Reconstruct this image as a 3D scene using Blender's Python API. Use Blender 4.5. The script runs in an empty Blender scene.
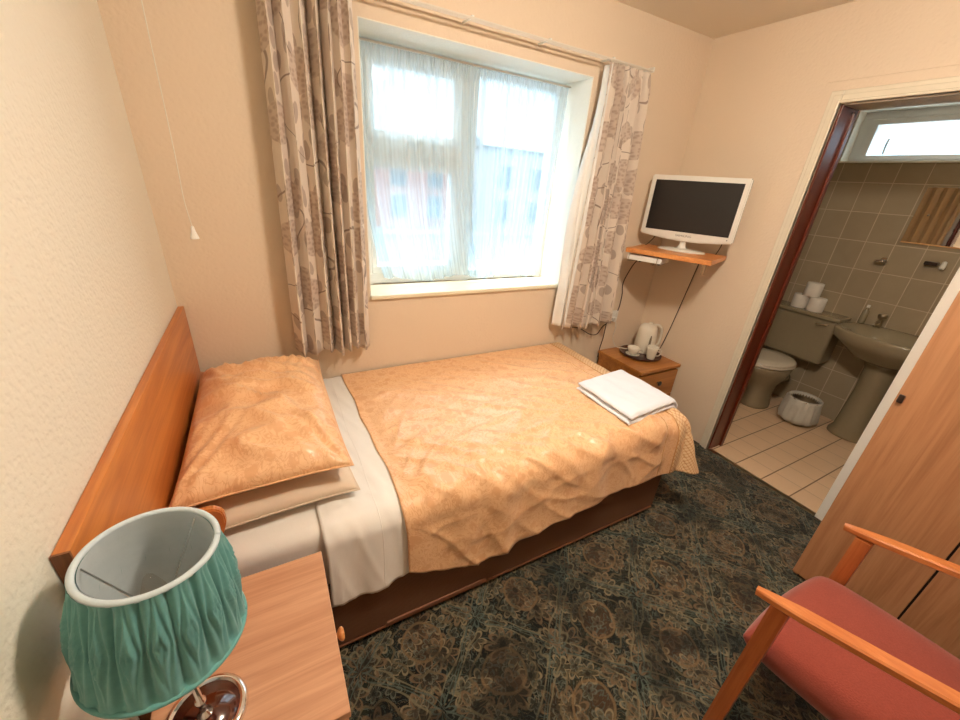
import bpy, bmesh, math, random
from mathutils import Vector, Matrix, noise
random.seed(7)
PI = math.pi
C = bpy.context.scene.collection
SC = bpy.context.scene

# ------------------------------------------------------------------ room numbers (metres)
W, H = 2.727, 2.312            # room width (x), height (z); window wall is y = 0, room runs to -y
YB = -3.5                      # back wall
PT = 0.15                      # partition thickness to the bathroom
BX = 4.05                      # bathroom far wall
WA, WB, WS, WT, WD = 0.746, 1.903, 0.951, 2.005, 0.215   # window opening
DY1, DY2, DZ = -0.745, -1.366, 1.925                     # doorway

# ------------------------------------------------------------------ node helper
class V:
    def __init__(s, g, sock): s.g, s.s = g, sock
    def _m(s, op, *o, clamp=False):
        return s.g.math(op, s, *o, clamp=clamp)
    def __add__(s, o): return s._m('ADD', o)
    __radd__ = __add__
    def __sub__(s, o): return s._m('SUBTRACT', o)
    def __rsub__(s, o): return s.g.math('SUBTRACT', o, s)
    def __mul__(s, o): return s._m('MULTIPLY', o)
    __rmul__ = __mul__
    def __truediv__(s, o): return s._m('DIVIDE', o)

class G:
    def __init__(s, name):
        s.mat = bpy.data.materials.new(name); s.mat.use_nodes = True
        s.nt = s.mat.node_tree; s.nt.nodes.clear()
        s.out = s.nt.nodes.new('ShaderNodeOutputMaterial')
    def n(s, t, **kw):
        nd = s.nt.nodes.new('ShaderNode' + t)
        for k, v in kw.items(): setattr(nd, k, v)
        return nd
    def put(s, sock, v):
        if isinstance(v, V): s.nt.links.new(v.s, sock)
        elif v is not None:
            if sock.type == 'RGBA' and not hasattr(v, '__len__'): v = (v, v, v, 1)
            if sock.type == 'RGBA' and len(v) == 3: v = (*v, 1)
            sock.default_value = v
    def math(s, op, *a, clamp=False):
        nd = s.n('Math', operation=op, use_clamp=clamp)
        for i, x in enumerate(a): s.put(nd.inputs[i], x)
        return V(s, nd.outputs[0])
    def coord(s, kind='Object'): return V(s, s.n('TexCoord').outputs[kind])
    def uv(s): return V(s, s.n('UVMap', uv_map='UVMap').outputs[0])
    def mapv(s, v, sc=(1, 1, 1), rot=(0, 0, 0), loc=(0, 0, 0)):
        nd = s.n('Mapping'); s.put(nd.inputs[0], v)
        nd.inputs['Scale'].default_value = sc; nd.inputs['Rotation'].default_value = rot; nd.inputs['Location'].default_value = loc
        return V(s, nd.outputs[0])
    def xyz(s, v):
        nd = s.n('SeparateXYZ'); s.put(nd.inputs[0], v); return [V(s, o) for o in nd.outputs]
    def vec(s, x, y, z=0.0):
        nd = s.n('CombineXYZ')
        for i, q in enumerate((x, y, z)): s.put(nd.inputs[i], q)
        return V(s, nd.outputs[0])
    def vm(s, op, a, b=None):
        nd = s.n('VectorMath', operation=op); s.put(nd.inputs[0], a)
        if b is not None: s.put(nd.inputs[1], b)
        return V(s, nd.outputs['Value' if op in ('LENGTH', 'DOT_PRODUCT') else 'Vector'])
    def noise(s, v, sc=5, det=3, rough=.5, dist=0, col=False):
        nd = s.n('TexNoise'); s.put(nd.inputs['Vector'], v)
        nd.inputs['Scale'].default_value = sc; nd.inputs['Detail'].default_value = det
        nd.inputs['Roughness'].default_value = rough; nd.inputs['Distortion'].default_value = dist
        return V(s, nd.outputs['Color' if col else 'Fac'])
    def vor(s, v, sc=5, feat='F1', rnd=1, out='Distance', dim='3D'):
        nd = s.n('TexVoronoi', feature=feat, voronoi_dimensions=dim); s.put(nd.inputs['Vector'], v)
        nd.inputs['Scale'].default_value = sc; nd.inputs['Randomness'].default_value = rnd
        return V(s, nd.outputs[out])
    def ramp(s, f, *st, interp='LINEAR'):
        nd = s.n('ValToRGB'); s.put(nd.inputs[0], f); r = nd.color_ramp; r.interpolation = interp
        while len(r.elements) < len(st): r.elements.new(.5)
        for e, (p, c) in zip(r.elements, st):
            e.position = p; e.color = (*c, 1) if hasattr(c, '__len__') else (c, c, c, 1)
        return V(s, nd.outputs[0])
    def step(s, f, a, b):            # smooth 0..1 between a and b
        nd = s.n('MapRange', interpolation_type='SMOOTHSTEP'); s.put(nd.inputs[0], f)
        nd.inputs[1].default_value = a; nd.inputs[2].default_value = b
        return V(s, nd.outputs[0])
    def mix(s, f, a, b, mode='MIX'):
        nd = s.n('Mix', data_type='RGBA', blend_type=mode)
        s.put(nd.inputs[0], f); s.put(nd.inputs[6], a); s.put(nd.inputs[7], b)
        return V(s, nd.outputs[2])
    def bump(s, h, st=.3, dist=.002, nrm=None):
        nd = s.n('Bump'); s.put(nd.inputs['Height'], h)
        nd.inputs['Strength'].default_value = st; nd.inputs['Distance'].default_value = dist
        if nrm: s.put(nd.inputs['Normal'], nrm)
        return V(s, nd.outputs[0])
    def pbr(s, col, rough=.5, metal=0, nrm=None, sheen=0, coat=0, spec=.5, trans=0, emis=None, es=0, sub=0):
        p = s.n('BsdfPrincipled')
        s.put(p.inputs['Base Color'], col); s.put(p.inputs['Roughness'], rough); s.put(p.inputs['Metallic'], metal)
        s.put(p.inputs['Specular IOR Level'], spec)
        if nrm: s.put(p.inputs['Normal'], nrm)
        p.inputs['Sheen Weight'].default_value = sheen; p.inputs['Coat Weight'].default_value = coat
        p.inputs['Coat Roughness'].default_value = .15
        p.inputs['Transmission Weight'].default_value = trans
        if emis: s.put(p.inputs['Emission Color'], emis); p.inputs['Emission Strength'].default_value = es
        s.nt.links.new(p.outputs[0], s.out.inputs[0]); s.p = p
        return s.mat

def srgb(r, g, b):
    f = lambda c: (c / 255 / 12.92) if c / 255 <= .04045 else ((c / 255 + .055) / 1.055) ** 2.4
    return (f(r), f(g), f(b))

def plain(name, col, rough=.5, metal=0, spec=.5, var=.06, coat=0, sheen=0, ns=30):
    g = G(name); n = g.noise(g.coord(), ns, 3)
    c = g.mix(n, [c * (1 - var) for c in col], [min(1, c * (1 + var)) for c in col])
    return g.pbr(c, rough, metal, spec=spec, coat=coat, sheen=sheen, nrm=g.bump(n, .05, .001))

def wood(name, c1, c2, axis=0, sc=1.0, rough=.35, coat=.2, knots=0.0):
    g = G(name); v = g.coord()
    s = [14 * sc] * 3; s[axis] = .9 * sc
    a = g.mapv(v, tuple(s))
    n1 = g.noise(a, 2.2, 5, .6, .8)
    s2 = [90 * sc] * 3; s2[axis] = 2.5 * sc
    n2 = g.noise(g.mapv(v, tuple(s2)), 2, 2, .6)
    big = g.noise(g.mapv(v, tuple(x * .18 for x in s)), 3, 2)
    f = g.step(n1 * .65 + n2 * .25 + big * .25, .38, .76)
    c = g.mix(f, c1, c2)
    if knots:
        k = g.vor(g.mapv(v, tuple(3.2 if i != axis else 1.6 for i in range(3))), 1, out='Distance')
        c = g.mix(g.step(k, .11, .03) * knots, c, [x * .35 for x in c1])
    return g.pbr(c, rough, coat=coat, nrm=g.bump(n2 * .5 + n1 * .5, .12, .001))

# ------------------------------------------------------------------ materials
def wall_paint(name, col, bs=.55, sc=1.0):
    g = G(name); v = g.coord()
    a = g.vor(v, 75 * sc, 'SMOOTH_F1'); n = g.noise(v, 110 * sc, 4, .6); n2 = g.noise(v, 28 * sc, 3, .6)
    h = n * .5 + n2 * .7 + g.step(a, .1, .6) * .4
    big = g.noise(v, 1.1, 3)
    c = g.mix(big, [x * .97 for x in col], [min(1, x * 1.02) for x in col])
    return g.pbr(c, .75, spec=.25, nrm=g.bump(h, bs, .004))
M = {}
M['wall_left'] = wall_paint('cream_textured_paint_lit', (.82, .77, .65), .55, 1.3)  # same cream paint as the other walls; window light put into its colour
M['wall'] = wall_paint('cream_woodchip_paint', (.77, .63, .475), .28)
M['ceiling'] = wall_paint('ceiling_paint', (.88, .79, .66), .12)
M['trim'] = plain('cream_gloss_paint', (.76, .68, .53), .3)
M['whitetrim'] = plain('white_gloss_paint', (.92, .88, .78), .3, var=.01)
M['jamb'] = plain('red_brown_gloss', srgb(98, 36, 16), .35, coat=.3)
M['upvc'] = plain('white_upvc', (.84, .86, .84), .3, var=.01)
M['reveal'] = wall_paint('white_reveal_paint', (.88, .86, .76), .25)
M['sill'] = plain('cream_sill_gloss', (.86, .80, .60), .3)
M['white'] = plain('white_plastic', (.82, .80, .74), .3, var=.01)
M['rail'] = plain('curtain_rail_plastic', (.72, .66, .56), .4)
M['cotton'] = None
M['dark_cable'] = plain('dark_cable_rubber', (.05, .022, .012), .5)
M['white_cable'] = plain('white_cable', (.75, .70, .60), .45)
M['chrome'] = plain('polished_chrome', (.82, .80, .78), .12, 1.0, var=.02)
M['brass'] = plain('dull_metal', (.45, .38, .28), .3, 1.0)
M['dark'] = plain('dark_gap', (.02, .012, .008), .8)
M['headboard'] = wood('varnished_orange_veneer', srgb(178, 98, 40), srgb(214, 136, 66), 1, .7, .4, .25)
M['headedge'] = wood('dark_veneer_edge', srgb(96, 52, 26), srgb(142, 84, 44), 2, 1.4, .5, .1)
M['beech'] = wood('pale_beech_laminate', srgb(184, 132, 98), srgb(210, 160, 124), 0, 1.3, .45, .1)
M['beechside'] = wood('beech_laminate_side', srgb(174, 120, 84), srgb(198, 144, 104), 2, 1.3, .45, .1)
M['pine'] = wood('golden_pine_veneer', srgb(158, 96, 40), srgb(194, 130, 64), 0, .8, .4, .2)
M['shelf'] = wood('shelf_orange_wood', srgb(190, 112, 52), srgb(232, 160, 92), 1, 1.6, .4, .2)
M['ward'] = wood('wardrobe_teak_laminate', srgb(158, 106, 70), srgb(190, 138, 98), 2, .75, .4, .15, knots=0)
M['chairwood'] = wood('orange_varnished_beech', srgb(178, 98, 46), srgb(208, 130, 72), 1, 1.1, .35, .35)
M['chairleg'] = wood('orange_varnished_beech_leg', srgb(160, 82, 38), srgb(188, 108, 58), 2, 1.1, .35, .35)

def m_red():
    g = G('terracotta_wool'); v = g.coord()
    n = g.noise(v, 260, 2); n2 = g.noise(v, 40, 3)
    c = g.mix(n * .7 + n2 * .3, srgb(124, 52, 40), srgb(158, 76, 60))
    return g.pbr(c, .9, spec=.2, sheen=.25, nrm=g.bump(n, .5, .001))
M['red'] = m_red()

def m_divan():
    g = G('brown_woven_divan_cloth'); v = g.coord(); x, y, z = g.xyz(v)
    s = g.math('SINE', (x + y) * 900.0) * g.math('SINE', z * 900.0)
    c = g.mix(g.step(s, -.6, .8), srgb(84, 58, 42), srgb(134, 98, 72))
    c = g.mix(g.noise(v, 9, 3), c, srgb(102, 72, 52))
    return g.pbr(c, .85, spec=.2, nrm=g.bump(s, .4, .001))
M['divan'] = m_divan()
M['divantrim'] = plain('brown_plinth', srgb(128, 80, 52), .5)

def m_gold(name, pil=False):
    g = G(name); v = g.uv()
    d = g.noise(v, 9, 2, col=True)
    w = g.vm('ADD', v, g.mapv(d, (.06, .06, .06)))
    scr = g.noise(w, 26, 3, .55, 2.2)
    ed = g.math('ABSOLUTE', scr - .5)
    sw = g.step(ed, .05, .012)
    fl = g.step(g.vor(w, 16, 'F1', .8), .34, .26) * g.step(g.vor(w, 62), .22, .42)
    pat = g.math('MAXIMUM', sw, fl)
    c = g.mix(pat * .6, srgb(242, 196, 148), srgb(220, 158, 108))
    fine = g.noise(v, 420, 2)
    r = g.mix(pat, .30, .46)
    h = g.noise(g.mapv(v, (1, 1, 1)), 20, 4, .6) * .8 + pat * .12 + fine * .05
    return g.pbr(c, r, spec=.65, sheen=.12, nrm=g.bump(h, .35, .006))
M['gold'] = m_gold('gold_jacquard_satin')

def m_border():
    g = G('quilted_cream_border'); v = g.uv(); x, y, z = g.xyz(v)
    a = g.math('SINE', (x + y) * 150.0); b = g.math('SINE', (x - y) * 150.0)
    h = g.math('ABSOLUTE', a) * g.math('ABSOLUTE', b)
    c = g.mix(g.step(h, .0, .5), srgb(212, 160, 112), srgb(240, 206, 162))
    return g.pbr(c, .45, spec=.5, nrm=g.bump(h, .45, .005))
M['border'] = m_border()
M['piping'] = plain('tan_seam_piping', srgb(206, 150, 90), .5)

def m_cloth(name, col, sc=500, bs=.25, wr=.35, rough=.75, sub=0):
    g = G(name); v = g.coord(); n = g.noise(v, sc, 2); w = g.noise(v, 14, 4, .6, .6)
    c = g.mix(w, [x * .94 for x in col], col)
    return g.pbr(c, rough, spec=.25, sheen=.15, nrm=g.bump(n * .1 + w * wr, bs, .01))
M['sheet'] = m_cloth('white_cotton_sheet', (.88, .85, .79))
M['beigepil'] = m_cloth('beige_cotton_pillowcase', (.76, .62, .47))

def m_towel():
    g = G('white_terry'); v = g.coord(); n = g.noise(v, 330, 3, .7); w = g.noise(v, 12, 3)
    return g.pbr(g.mix(w, (.80, .83, .88), (.86, .88, .92)), .95, spec=.1, sheen=.4, nrm=g.bump(n + w, .5, .003))
M['towel'] = m_towel()

def m_curtain():
    g = G('cream_floral_curtain_cloth'); v = g.uv()
    wv = g.vm('ADD', v, g.mapv(g.noise(v, 7, 2, col=True), (.03, .03, .03)))
    # mop-head flowers
    vs = g.vm('ADD', v, (0.3, 0.2, 0))
    dist = g.vor(vs, 5.0, 'F1', .8, dim='2D')
    fl = g.step(dist, .36, .33)
    pet = g.vor(v, 60, 'F1', 1, dim='2D')
    ring = g.math('SINE', dist * 70.0)
    tone = g.step(pet, .55, .15) * .6 + .1
    base = srgb(236, 222, 206)
    c = g.mix(fl * (tone * .55 + .3), base, srgb(168, 138, 118))
    # leaves: stretched cells turned two ways
    for rot, off, k in ((.7, .0, 8.0), (-.6, .37, 7.0)):
        a = g.mapv(wv, (k * 2.3, k * .78, 1), (0, 0, rot), (off, off * 2, 0))
        dl = g.vor(a, 1, 'F1', .9, dim='2D')
        lf = g.step(dl, .20, .17) * (1 - fl)
        c = g.mix(lf * .65, c, srgb(172, 150, 134))
    # stems
    st = g.noise(wv, 3.0, 1); s2 = g.step(g.math('ABSOLUTE', st - .5), .006, .002) * (1 - fl)
    c = g.mix(s2 * .8, c, srgb(140, 116, 100))
    weave = g.noise(v, 600, 1)
    p = g.pbr(c, .85, spec=.15, sheen=.2, nrm=g.bump(weave, .15, .001))
    tr = g.n('BsdfTranslucent'); g.put(tr.inputs[0], c)
    mx = g.n('MixShader'); mx.inputs[0].default_value = .18
    g.nt.links.new(g.p.outputs[0], mx.inputs[1]); g.nt.links.new(tr.outputs[0], mx.inputs[2])
    g.nt.links.new(mx.outputs[0], g.out.inputs[0])
    return p
M['curtain'] = m_curtain()
M['lining'] = m_cloth('white_curtain_lining', (.84, .83, .79))

def m_net():
    g = G('sheer_white_net'); v = g.uv(); x, y, z = g.xyz(v)
    st = g.noise(g.mapv(v, (30, .4, 1)), 1, 2, .5); lace = g.step(g.math('SINE', x * 700.0), -1, 1)
    op = g.step(st, .34, .72) * .34 + .40 + lace * .05
    top = g.step(y, .93, 1.0)
    op = g.math('MINIMUM', op + top * .3, .95)
    d = g.n('BsdfDiffuse'); g.put(d.inputs[0], (.86, .93, .96))
    t = g.n('BsdfTranslucent'); g.put(t.inputs[0], (.40, .54, .60))
    m1 = g.n('MixShader'); m1.inputs[0].default_value = .55
    g.nt.links.new(d.outputs[0], m1.inputs[1]); g.nt.links.new(t.outputs[0], m1.inputs[2])
    tr = g.n('BsdfTransparent'); g.put(tr.inputs[0], (.96, .99, 1))
    m2 = g.n('MixShader'); g.put(m2.inputs[0], op)
    g.nt.links.new(tr.outputs[0], m2.inputs[1]); g.nt.links.new(m1.outputs[0], m2.inputs[2])
    g.nt.links.new(m2.outputs[0], g.out.inputs[0]); return g.mat
M['net'] = m_net()

def m_glass(name='window_glass', tint=(.97, .99, 1)):
    g = G(name); t = g.n('BsdfTransparent'); g.put(t.inputs[0], tint)
    gl = g.n('BsdfGlossy'); gl.inputs['Roughness'].default_value = .03
    m = g.n('MixShader'); m.inputs[0].default_value = .06
    g.nt.links.new(t.outputs[0], m.inputs[1]); g.nt.links.new(gl.outputs[0], m.inputs[2])
    g.nt.links.new(m.outputs[0], g.out.inputs[0]); return g.mat
M['glass'] = m_glass()

def m_carpet():
    g = G('dark_damask_carpet'); v0 = g.coord()
    wob = g.mapv(g.noise(v0, 5, 2, col=True), (.05, .05, 0), loc=(-.025, -.025, 0))
    v = g.mapv(g.vm('ADD', v0, wob), (1, 1, 1), (0, 0, .0))
    x, y, z = g.xyz(v)
    P = .42
    kx = 2 * PI / P
    lat = g.math('COSINE', x * kx) * 1.0 + g.math('COSINE', y * kx)
    latr = g.math('ABSOLUTE', lat)
    def line(f, c, w): return g.step(g.math('ABSOLUTE', f - c), w, w * .4)
    scal = g.math('SINE', g.math('ARCTAN2', g.math('SINE', y * kx), g.math('SINE', x * kx)) * 8.0)
    l1 = line(latr + scal * .10, .28, .07)
    l2 = line(latr + scal * .12, .95, .09)
    l3 = line(latr, 1.5, .08)
    l4 = line(latr - scal * .06, .08, .045)
    n0 = g.noise(v0, 9, 4, .6)
    navy = srgb(24, 33, 34); green = srgb(42, 48, 38); taupe = srgb(118, 106, 84); rust = srgb(84, 64, 48); slate = srgb(84, 96, 90)
    c = g.mix(g.step(n0, .4, .6), navy, srgb(16, 20, 22))
    c = g.mix(g.step(latr, 1.35, 1.6) * .7, c, rust)
    c = g.mix(g.step(g.noise(v0, 14, 3), .5, .62) * .65, c, green)
    # scrolls
    sc = g.noise(v, 11, 2, .5, 2.6)
    sl = line(sc, .5, .022); sl2 = line(sc, .40, .016); sl3 = line(sc, .61, .016)
    c = g.mix(sl * .75, c, slate); c = g.mix(sl2 * .7, c, taupe); c = g.mix(sl3 * .7, c, srgb(92, 82, 62))
    # flowers: petals around cell centres
    for s, tone, k, off in ((9.5, srgb(142, 130, 104), 3.0, 0), (15.0, srgb(102, 108, 98), 2.5, 3.3), (6.5, srgb(118, 98, 76), 4.0, 6.1)):
        w = g.mapv(v, (1, 1, 0), loc=(off, off * .7, 0))
        nd = g.n('TexVoronoi', voronoi_dimensions='2D'); g.put(nd.inputs['Vector'], w); nd.inputs['Scale'].default_value = s; nd.inputs['Randomness'].default_value = .8
        dlt = g.vm('SUBTRACT', w, V(g, nd.outputs['Position'])); dx, dy, dz = g.xyz(dlt)
        r = g.vm('LENGTH', dlt) * s
        ang = g.math('ARCTAN2', dy, dx)
        pr = g.math('ABSOLUTE', g.math('SINE', ang * k)) * .20 + .17
        edge = g.step(g.math('ABSOLUTE', r - pr), .055, .02)
        inside = g.step(r - pr, .02, -.02)
        c = g.mix(inside * .16, c, tone); c = g.mix(edge * .85, c, tone)
        c = g.mix(g.step(r, .09, .06) * .8, c, srgb(30, 30, 28))
    for l, t in ((l1, srgb(128, 122, 98)), (l2, srgb(108, 98, 76)), (l3, srgb(130, 108, 78)), (l4, srgb(88, 104, 98))):
        c = g.mix(l * .7, c, t)
    c = g.mix(g.step(g.noise(v0, 4.5, 3, .55, .6), .48, .60) * .62, c, srgb(20, 26, 26))
    pile = g.noise(v0, 420, 2, .7)
    c = g.mix(1.0, c, g.mix(g.step(pile, .25, .75), (.62, .60, .56), (1.0, .97, .92)), 'MULTIPLY')
    return g.pbr(c, .95, spec=.12, sheen=.15, nrm=g.bump(pile, .6, .004))
M['carpet'] = m_carpet()

def m_tiles(name, c1, c2, grout, tw, th, ax, gw=.004, rough=.3, line2=1.0, vary=.0):
    g = G(name); v = g.coord(); q = g.xyz(v)
    a = q[ax[0]] * (1 / tw); b = q[ax[1]] * (1 / th)
    fa = g.math('ABSOLUTE', g.math('FRACT', a) - .5); fb = g.math('ABSOLUTE', g.math('FRACT', b) - .5)
    ga = g.step(fa, .5 - gw / tw, .5 - gw / tw * .4); gb = g.step(fb, .5 - gw / th, .5 - gw / th * .4) * line2
    gr = g.math('MAXIMUM', ga, gb)
    wn = g.n('TexWhiteNoise', noise_dimensions='2D'); g.put(wn.inputs[0], g.vec(g.math('FLOOR', a), g.math('FLOOR', b)))
    n = g.noise(v, 7, 4, .6, .6)
    c = g.mix(n * .7 + V(g, wn.outputs[0]) * .3, c1, c2)
    c = g.mix(gr, c, grout)
    return g.pbr(c, rough, spec=.45, nrm=g.bump(1 - gr, .4, .003))
M['walltile'] = m_tiles('grey_brown_wall_tiles', (.33, .265, .175), (.45, .37, .25), (.62, .52, .38), .155, .186, (1, 2), .0035)
M['walltile_x'] = m_tiles('grey_brown_wall_tiles_side', (.33, .265, .175), (.45, .37, .25), (.62, .52, .38), .155, .186, (0, 2), .0035)
M['floortile'] = m_tiles('beige_floor_tiles', (.74, .52, .33), (.82, .59, .39), (.26, .15, .08), .153, .153, (1, 0), .0045, .35, .35)
M['suite'] = plain('olive_grey_ceramic', (.30, .25, .16), .18, coat=.3, var=.05)
M['seatlid'] = plain('pale_toilet_seat', (.62, .56, .45), .25)
M['paper'] = m_cloth('white_tissue', (.85, .80, .72), 300)
M['bag'] = m_cloth('thin_white_bin_bag', (.60, .58, .52), 40, .8, 1.0, .5)
M['mirror'] = plain('mirror_silver', (.93, .91, .88), .03, 1.0, var=.0)
M['tan'] = None
def m_fold():
    g = G('tan_concertina_vinyl'); v = g.coord(); x, y, z = g.xyz(v)
    n = g.noise(g.mapv(v, (40, 40, 1)), 1, 3)
    return g.pbr(g.mix(n, srgb(214, 160, 104), srgb(234, 190, 134)), .45)
M['tan'] = m_fold()
M['screen'] = plain('black_screen', (.012, .010, .010), .28, spec=.5, var=0)
M['tvwhite'] = plain('glossy_white_tv', (.80, .77, .70), .25, coat=.3, var=.01)
M['logo'] = plain('grey_lettering', (.25, .24, .22), .4)
M['tray'] = plain('dark_brown_tray', srgb(70, 32, 18), .3, coat=.4)
M['china'] = plain('cream_china', (.80, .74, .62), .2, coat=.4, var=.01)
M['kettle'] = plain('cream_kettle_plastic', (.80, .74, .62), .3, coat=.2, var=.01)
M['gauge'] = plain('kettle_water_gauge', (.20, .16, .11), .2)
M['knob'] = wood('knob_wood', srgb(206, 128, 66), srgb(226, 156, 90), 0, 3, .3, .4)
M['darkknob'] = plain('dark_knob', (.03, .015, .01), .3)

def m_shade(name, c1, c2, tl):
    g = G(name); v = g.coord(); x, y, z = g.xyz(v)
    n = g.noise(v, 60, 3)
    c = g.mix(n, c1, c2)
    g.pbr(c, .7, spec=.25, sheen=.25, nrm=g.bump(g.noise(v, 400, 2), .15, .001))
    tr = g.n('BsdfTranslucent'); g.put(tr.inputs[0], c); mx = g.n('MixShader'); mx.inputs[0].default_value = tl
    g.nt.links.new(g.p.outputs[0], mx.inputs[1]); g.nt.links.new(tr.outputs[0], mx.inputs[2]); g.nt.links.new(mx.outputs[0], g.out.inputs[0])
    return g.mat
M['shade'] = m_shade('teal_pleated_silk', srgb(90, 150, 148), srgb(118, 178, 172), .12)
M['shadein'] = m_shade('pale_shade_lining', srgb(200, 214, 218), srgb(216, 228, 232), .12)
M['lampdisc'] = plain('dark_glossy_disc', srgb(70, 24, 10), .08, coat=.6, spec=.8)
M['bulb'] = m_glass('clear_bulb_glass', (.93, .93, .92))
M['pink'] = plain('pink_render', (.28, .15, .13), .9)
M['street'] = plain('pale_street_paving', (.15, .18, .205), .9, ns=2)
M['road'] = plain('wet_grey_road', (.06, .10, .14), .6, ns=2)
M['roof'] = plain('pale_slate_roof', (.09, .12, .145), .7)
M['extglass'] = plain('far_window_glass', (.05, .09, .12), .2)
M['extwhite'] = plain('far_white_render', (.21, .23, .24), .9)
M['leaf'] = plain('hill_green', (.25, .34, .30), .9, ns=.3)

# ------------------------------------------------------------------ mesh helpers
def link(name, bm, mats, parent=None, smooth=False, loc=None):
    me = bpy.data.meshes.new(name); bmesh.ops.recalc_face_normals(bm, faces=bm.faces); bm.to_mesh(me); bm.free()
    o = bpy.data.objects.new(name, me); C.objects.link(o)
    for m in (mats if isinstance(mats, (list, tuple)) else [mats]): me.materials.append(m)
    if smooth:
        for p in me.polygons: p.use_smooth = True
    if parent:
        o.parent = parent; o.matrix_parent_inverse = Matrix.Identity(4)
        me.transform(world(parent).inverted())
    return o
def world(o):
    m = Matrix.LocRotScale(o.location, o.rotation_euler, o.scale)
    return world(o.parent) @ m if o.parent else m
def thing(name, label, cat, loc=(0, 0, 0), group=None, rz=0):
    o = bpy.data.objects.new(name, None); C.objects.link(o); o.empty_display_size = .05
    o.location = loc; o.rotation_euler = (0, 0, rz)
    return tag(o, label, cat, group)
def tag(o, label, cat, group=None):
    o['label'] = label; o['category'] = cat
    if group: o['group'] = group
    return o
def struct(o): o['kind'] = 'structure'; return o
def box(bm, x0, x1, y0, y1, z0, z1, bev=0, seg=2, mi=0, mat=None):
    vs = [bm.verts.new((x, y, z)) for x in (x0, x1) for y in (y0, y1) for z in (z0, z1)]
    if mat is not None:
        for v in vs: v.co = mat @ v.co
    f = [(0, 1, 3, 2), (4, 6, 7, 5), (0, 4, 5, 1), (2, 3, 7, 6), (0, 2, 6, 4), (1, 5, 7, 3)]
    fs = [bm.faces.new([vs[i] for i in q]) for q in f]
    for q in fs: q.material_index = mi
    if bev:
        es = list({e for q in fs for e in q.edges})
        bmesh.ops.bevel(bm, geom=es, offset=bev, segments=seg, affect='EDGES', profile=.5, material=-1)
    return bm
def B(*a, **k): return box(bmesh.new(), *a, **k)
def lathe(bm, prof, seg=32, c=(0, 0, 0), mat=None, mod=None):
    rings = []
    for r, z in prof:
        ring = []
        for i in range(seg):
            a = 2 * PI * i / seg; rr = r if mod is None else mod(r, z, a)
            p = Vector((rr * math.cos(a), rr * math.sin(a), z))
            if mat is not None: p = mat @ p
            ring.append(bm.verts.new(p + Vector(c)))
        rings.append(ring)
    for a, b in zip(rings, rings[1:]):
        for i in range(seg): bm.faces.new((a[i], a[(i + 1) % seg], b[(i + 1) % seg], b[i]))
    if prof[0][0] > 1e-5: bm.faces.new(rings[0][::-1])
    if prof[-1][0] > 1e-5: bm.faces.new(rings[-1])
    bmesh.ops.remove_doubles(bm, verts=[v for r in (rings[0], rings[-1]) for v in r if True] if (prof[0][0] <= 1e-5 or prof[-1][0] <= 1e-5) else [], dist=1e-5)
    return bm
def smooth_path(pts, n=8):
    P = [Vector(p) for p in pts]
    if len(P) < 3: return P
    out = []
    for i in range(len(P) - 1):
        p0 = P[max(i - 1, 0)]; p1 = P[i]; p2 = P[i + 1]; p3 = P[min(i + 2, len(P) - 1)]
        for k in range(n):
            t = k / n
            out.append(.5 * ((2 * p1) + (p2 - p0) * t + (2 * p0 - 5 * p1 + 4 * p2 - p3) * t * t + (3 * p1 - p0 - 3 * p2 + p3) * t ** 3))
    out.append(P[-1]); return out
def tube(bm, pts, r, seg=8, sm=True, closed=False):
    P = smooth_path(pts) if sm else [Vector(p) for p in pts]
    rings = []; up = None
    for i, p in enumerate(P):
        t = (P[min(i + 1, len(P) - 1)] - P[max(i - 1, 0)])
        t = t.normalized() if t.length > 1e-9 else Vector((0, 0, 1))
        if up is None: up = t.orthogonal().normalized()
        up = (up - t * up.dot(t)).normalized(); s = t.cross(up)
        rr = r(i / (len(P) - 1)) if callable(r) else r
        rings.append([bm.verts.new(p + rr * (math.cos(2 * PI * k / seg) * up + math.sin(2 * PI * k / seg) * s)) for k in range(seg)])
    for a, b in zip(rings, rings[1:]):
        for i in range(seg): bm.faces.new((a[i], a[(i + 1) % seg], b[(i + 1) % seg], b[i]))
    bm.faces.new(rings[0][::-1]); bm.faces.new(rings[-1]); return bm
def sheet(nu, nv, f, uvf, name, mats, parent=None, mi=None, thick=0.0):
    """open cloth grid f(u,v) -> point, u,v in 0..1, given a little thickness"""
    bm = bmesh.new(); uvl = bm.loops.layers.uv.new('UVMap')
    g = [[bm.verts.new(f(i / nu, j / nv)) for j in range(nv + 1)] for i in range(nu + 1)]
    for i in range(nu):
        for j in range(nv):
            fc = bm.faces.new((g[i][j], g[i + 1][j], g[i + 1][j + 1], g[i][j + 1]))
            for l, (a, b) in zip(fc.loops, ((i, j), (i + 1, j), (i + 1, j + 1), (i, j + 1))): l[uvl].uv = uvf(a / nu, b / nv)
            if mi: fc.material_index = mi((i + .5) / nu, (j + .5) / nv)
    o = link(name, bm, mats, parent, True)
    if thick:
        s = o.modifiers.new('thickness', 'SOLIDIFY'); s.thickness = thick; s.offset = 0
    return o
def prism(bm, poly, z0, z1, bev=0, axis='z', mi=0):
    def mk(a, b, h): return {'z': (a, b, h), 'x': (h, a, b), 'y': (a, h, b)}[axis]
    lo = [bm.verts.new(mk(a, b, z0)) for a, b in poly]; hi = [bm.verts.new(mk(a, b, z1)) for a, b in poly]
    n = len(poly); fs = [bm.faces.new(lo[::-1]), bm.faces.new(hi)] + [bm.faces.new((lo[i], lo[(i + 1) % n], hi[(i + 1) % n], hi[i])) for i in range(n)]
    bmesh.ops.recalc_face_normals(bm, faces=fs)
    if bev: bmesh.ops.bevel(bm, geom=list({e for f in fs for e in f.edges}), offset=bev, segments=2, affect='EDGES')
    return bm

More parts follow.
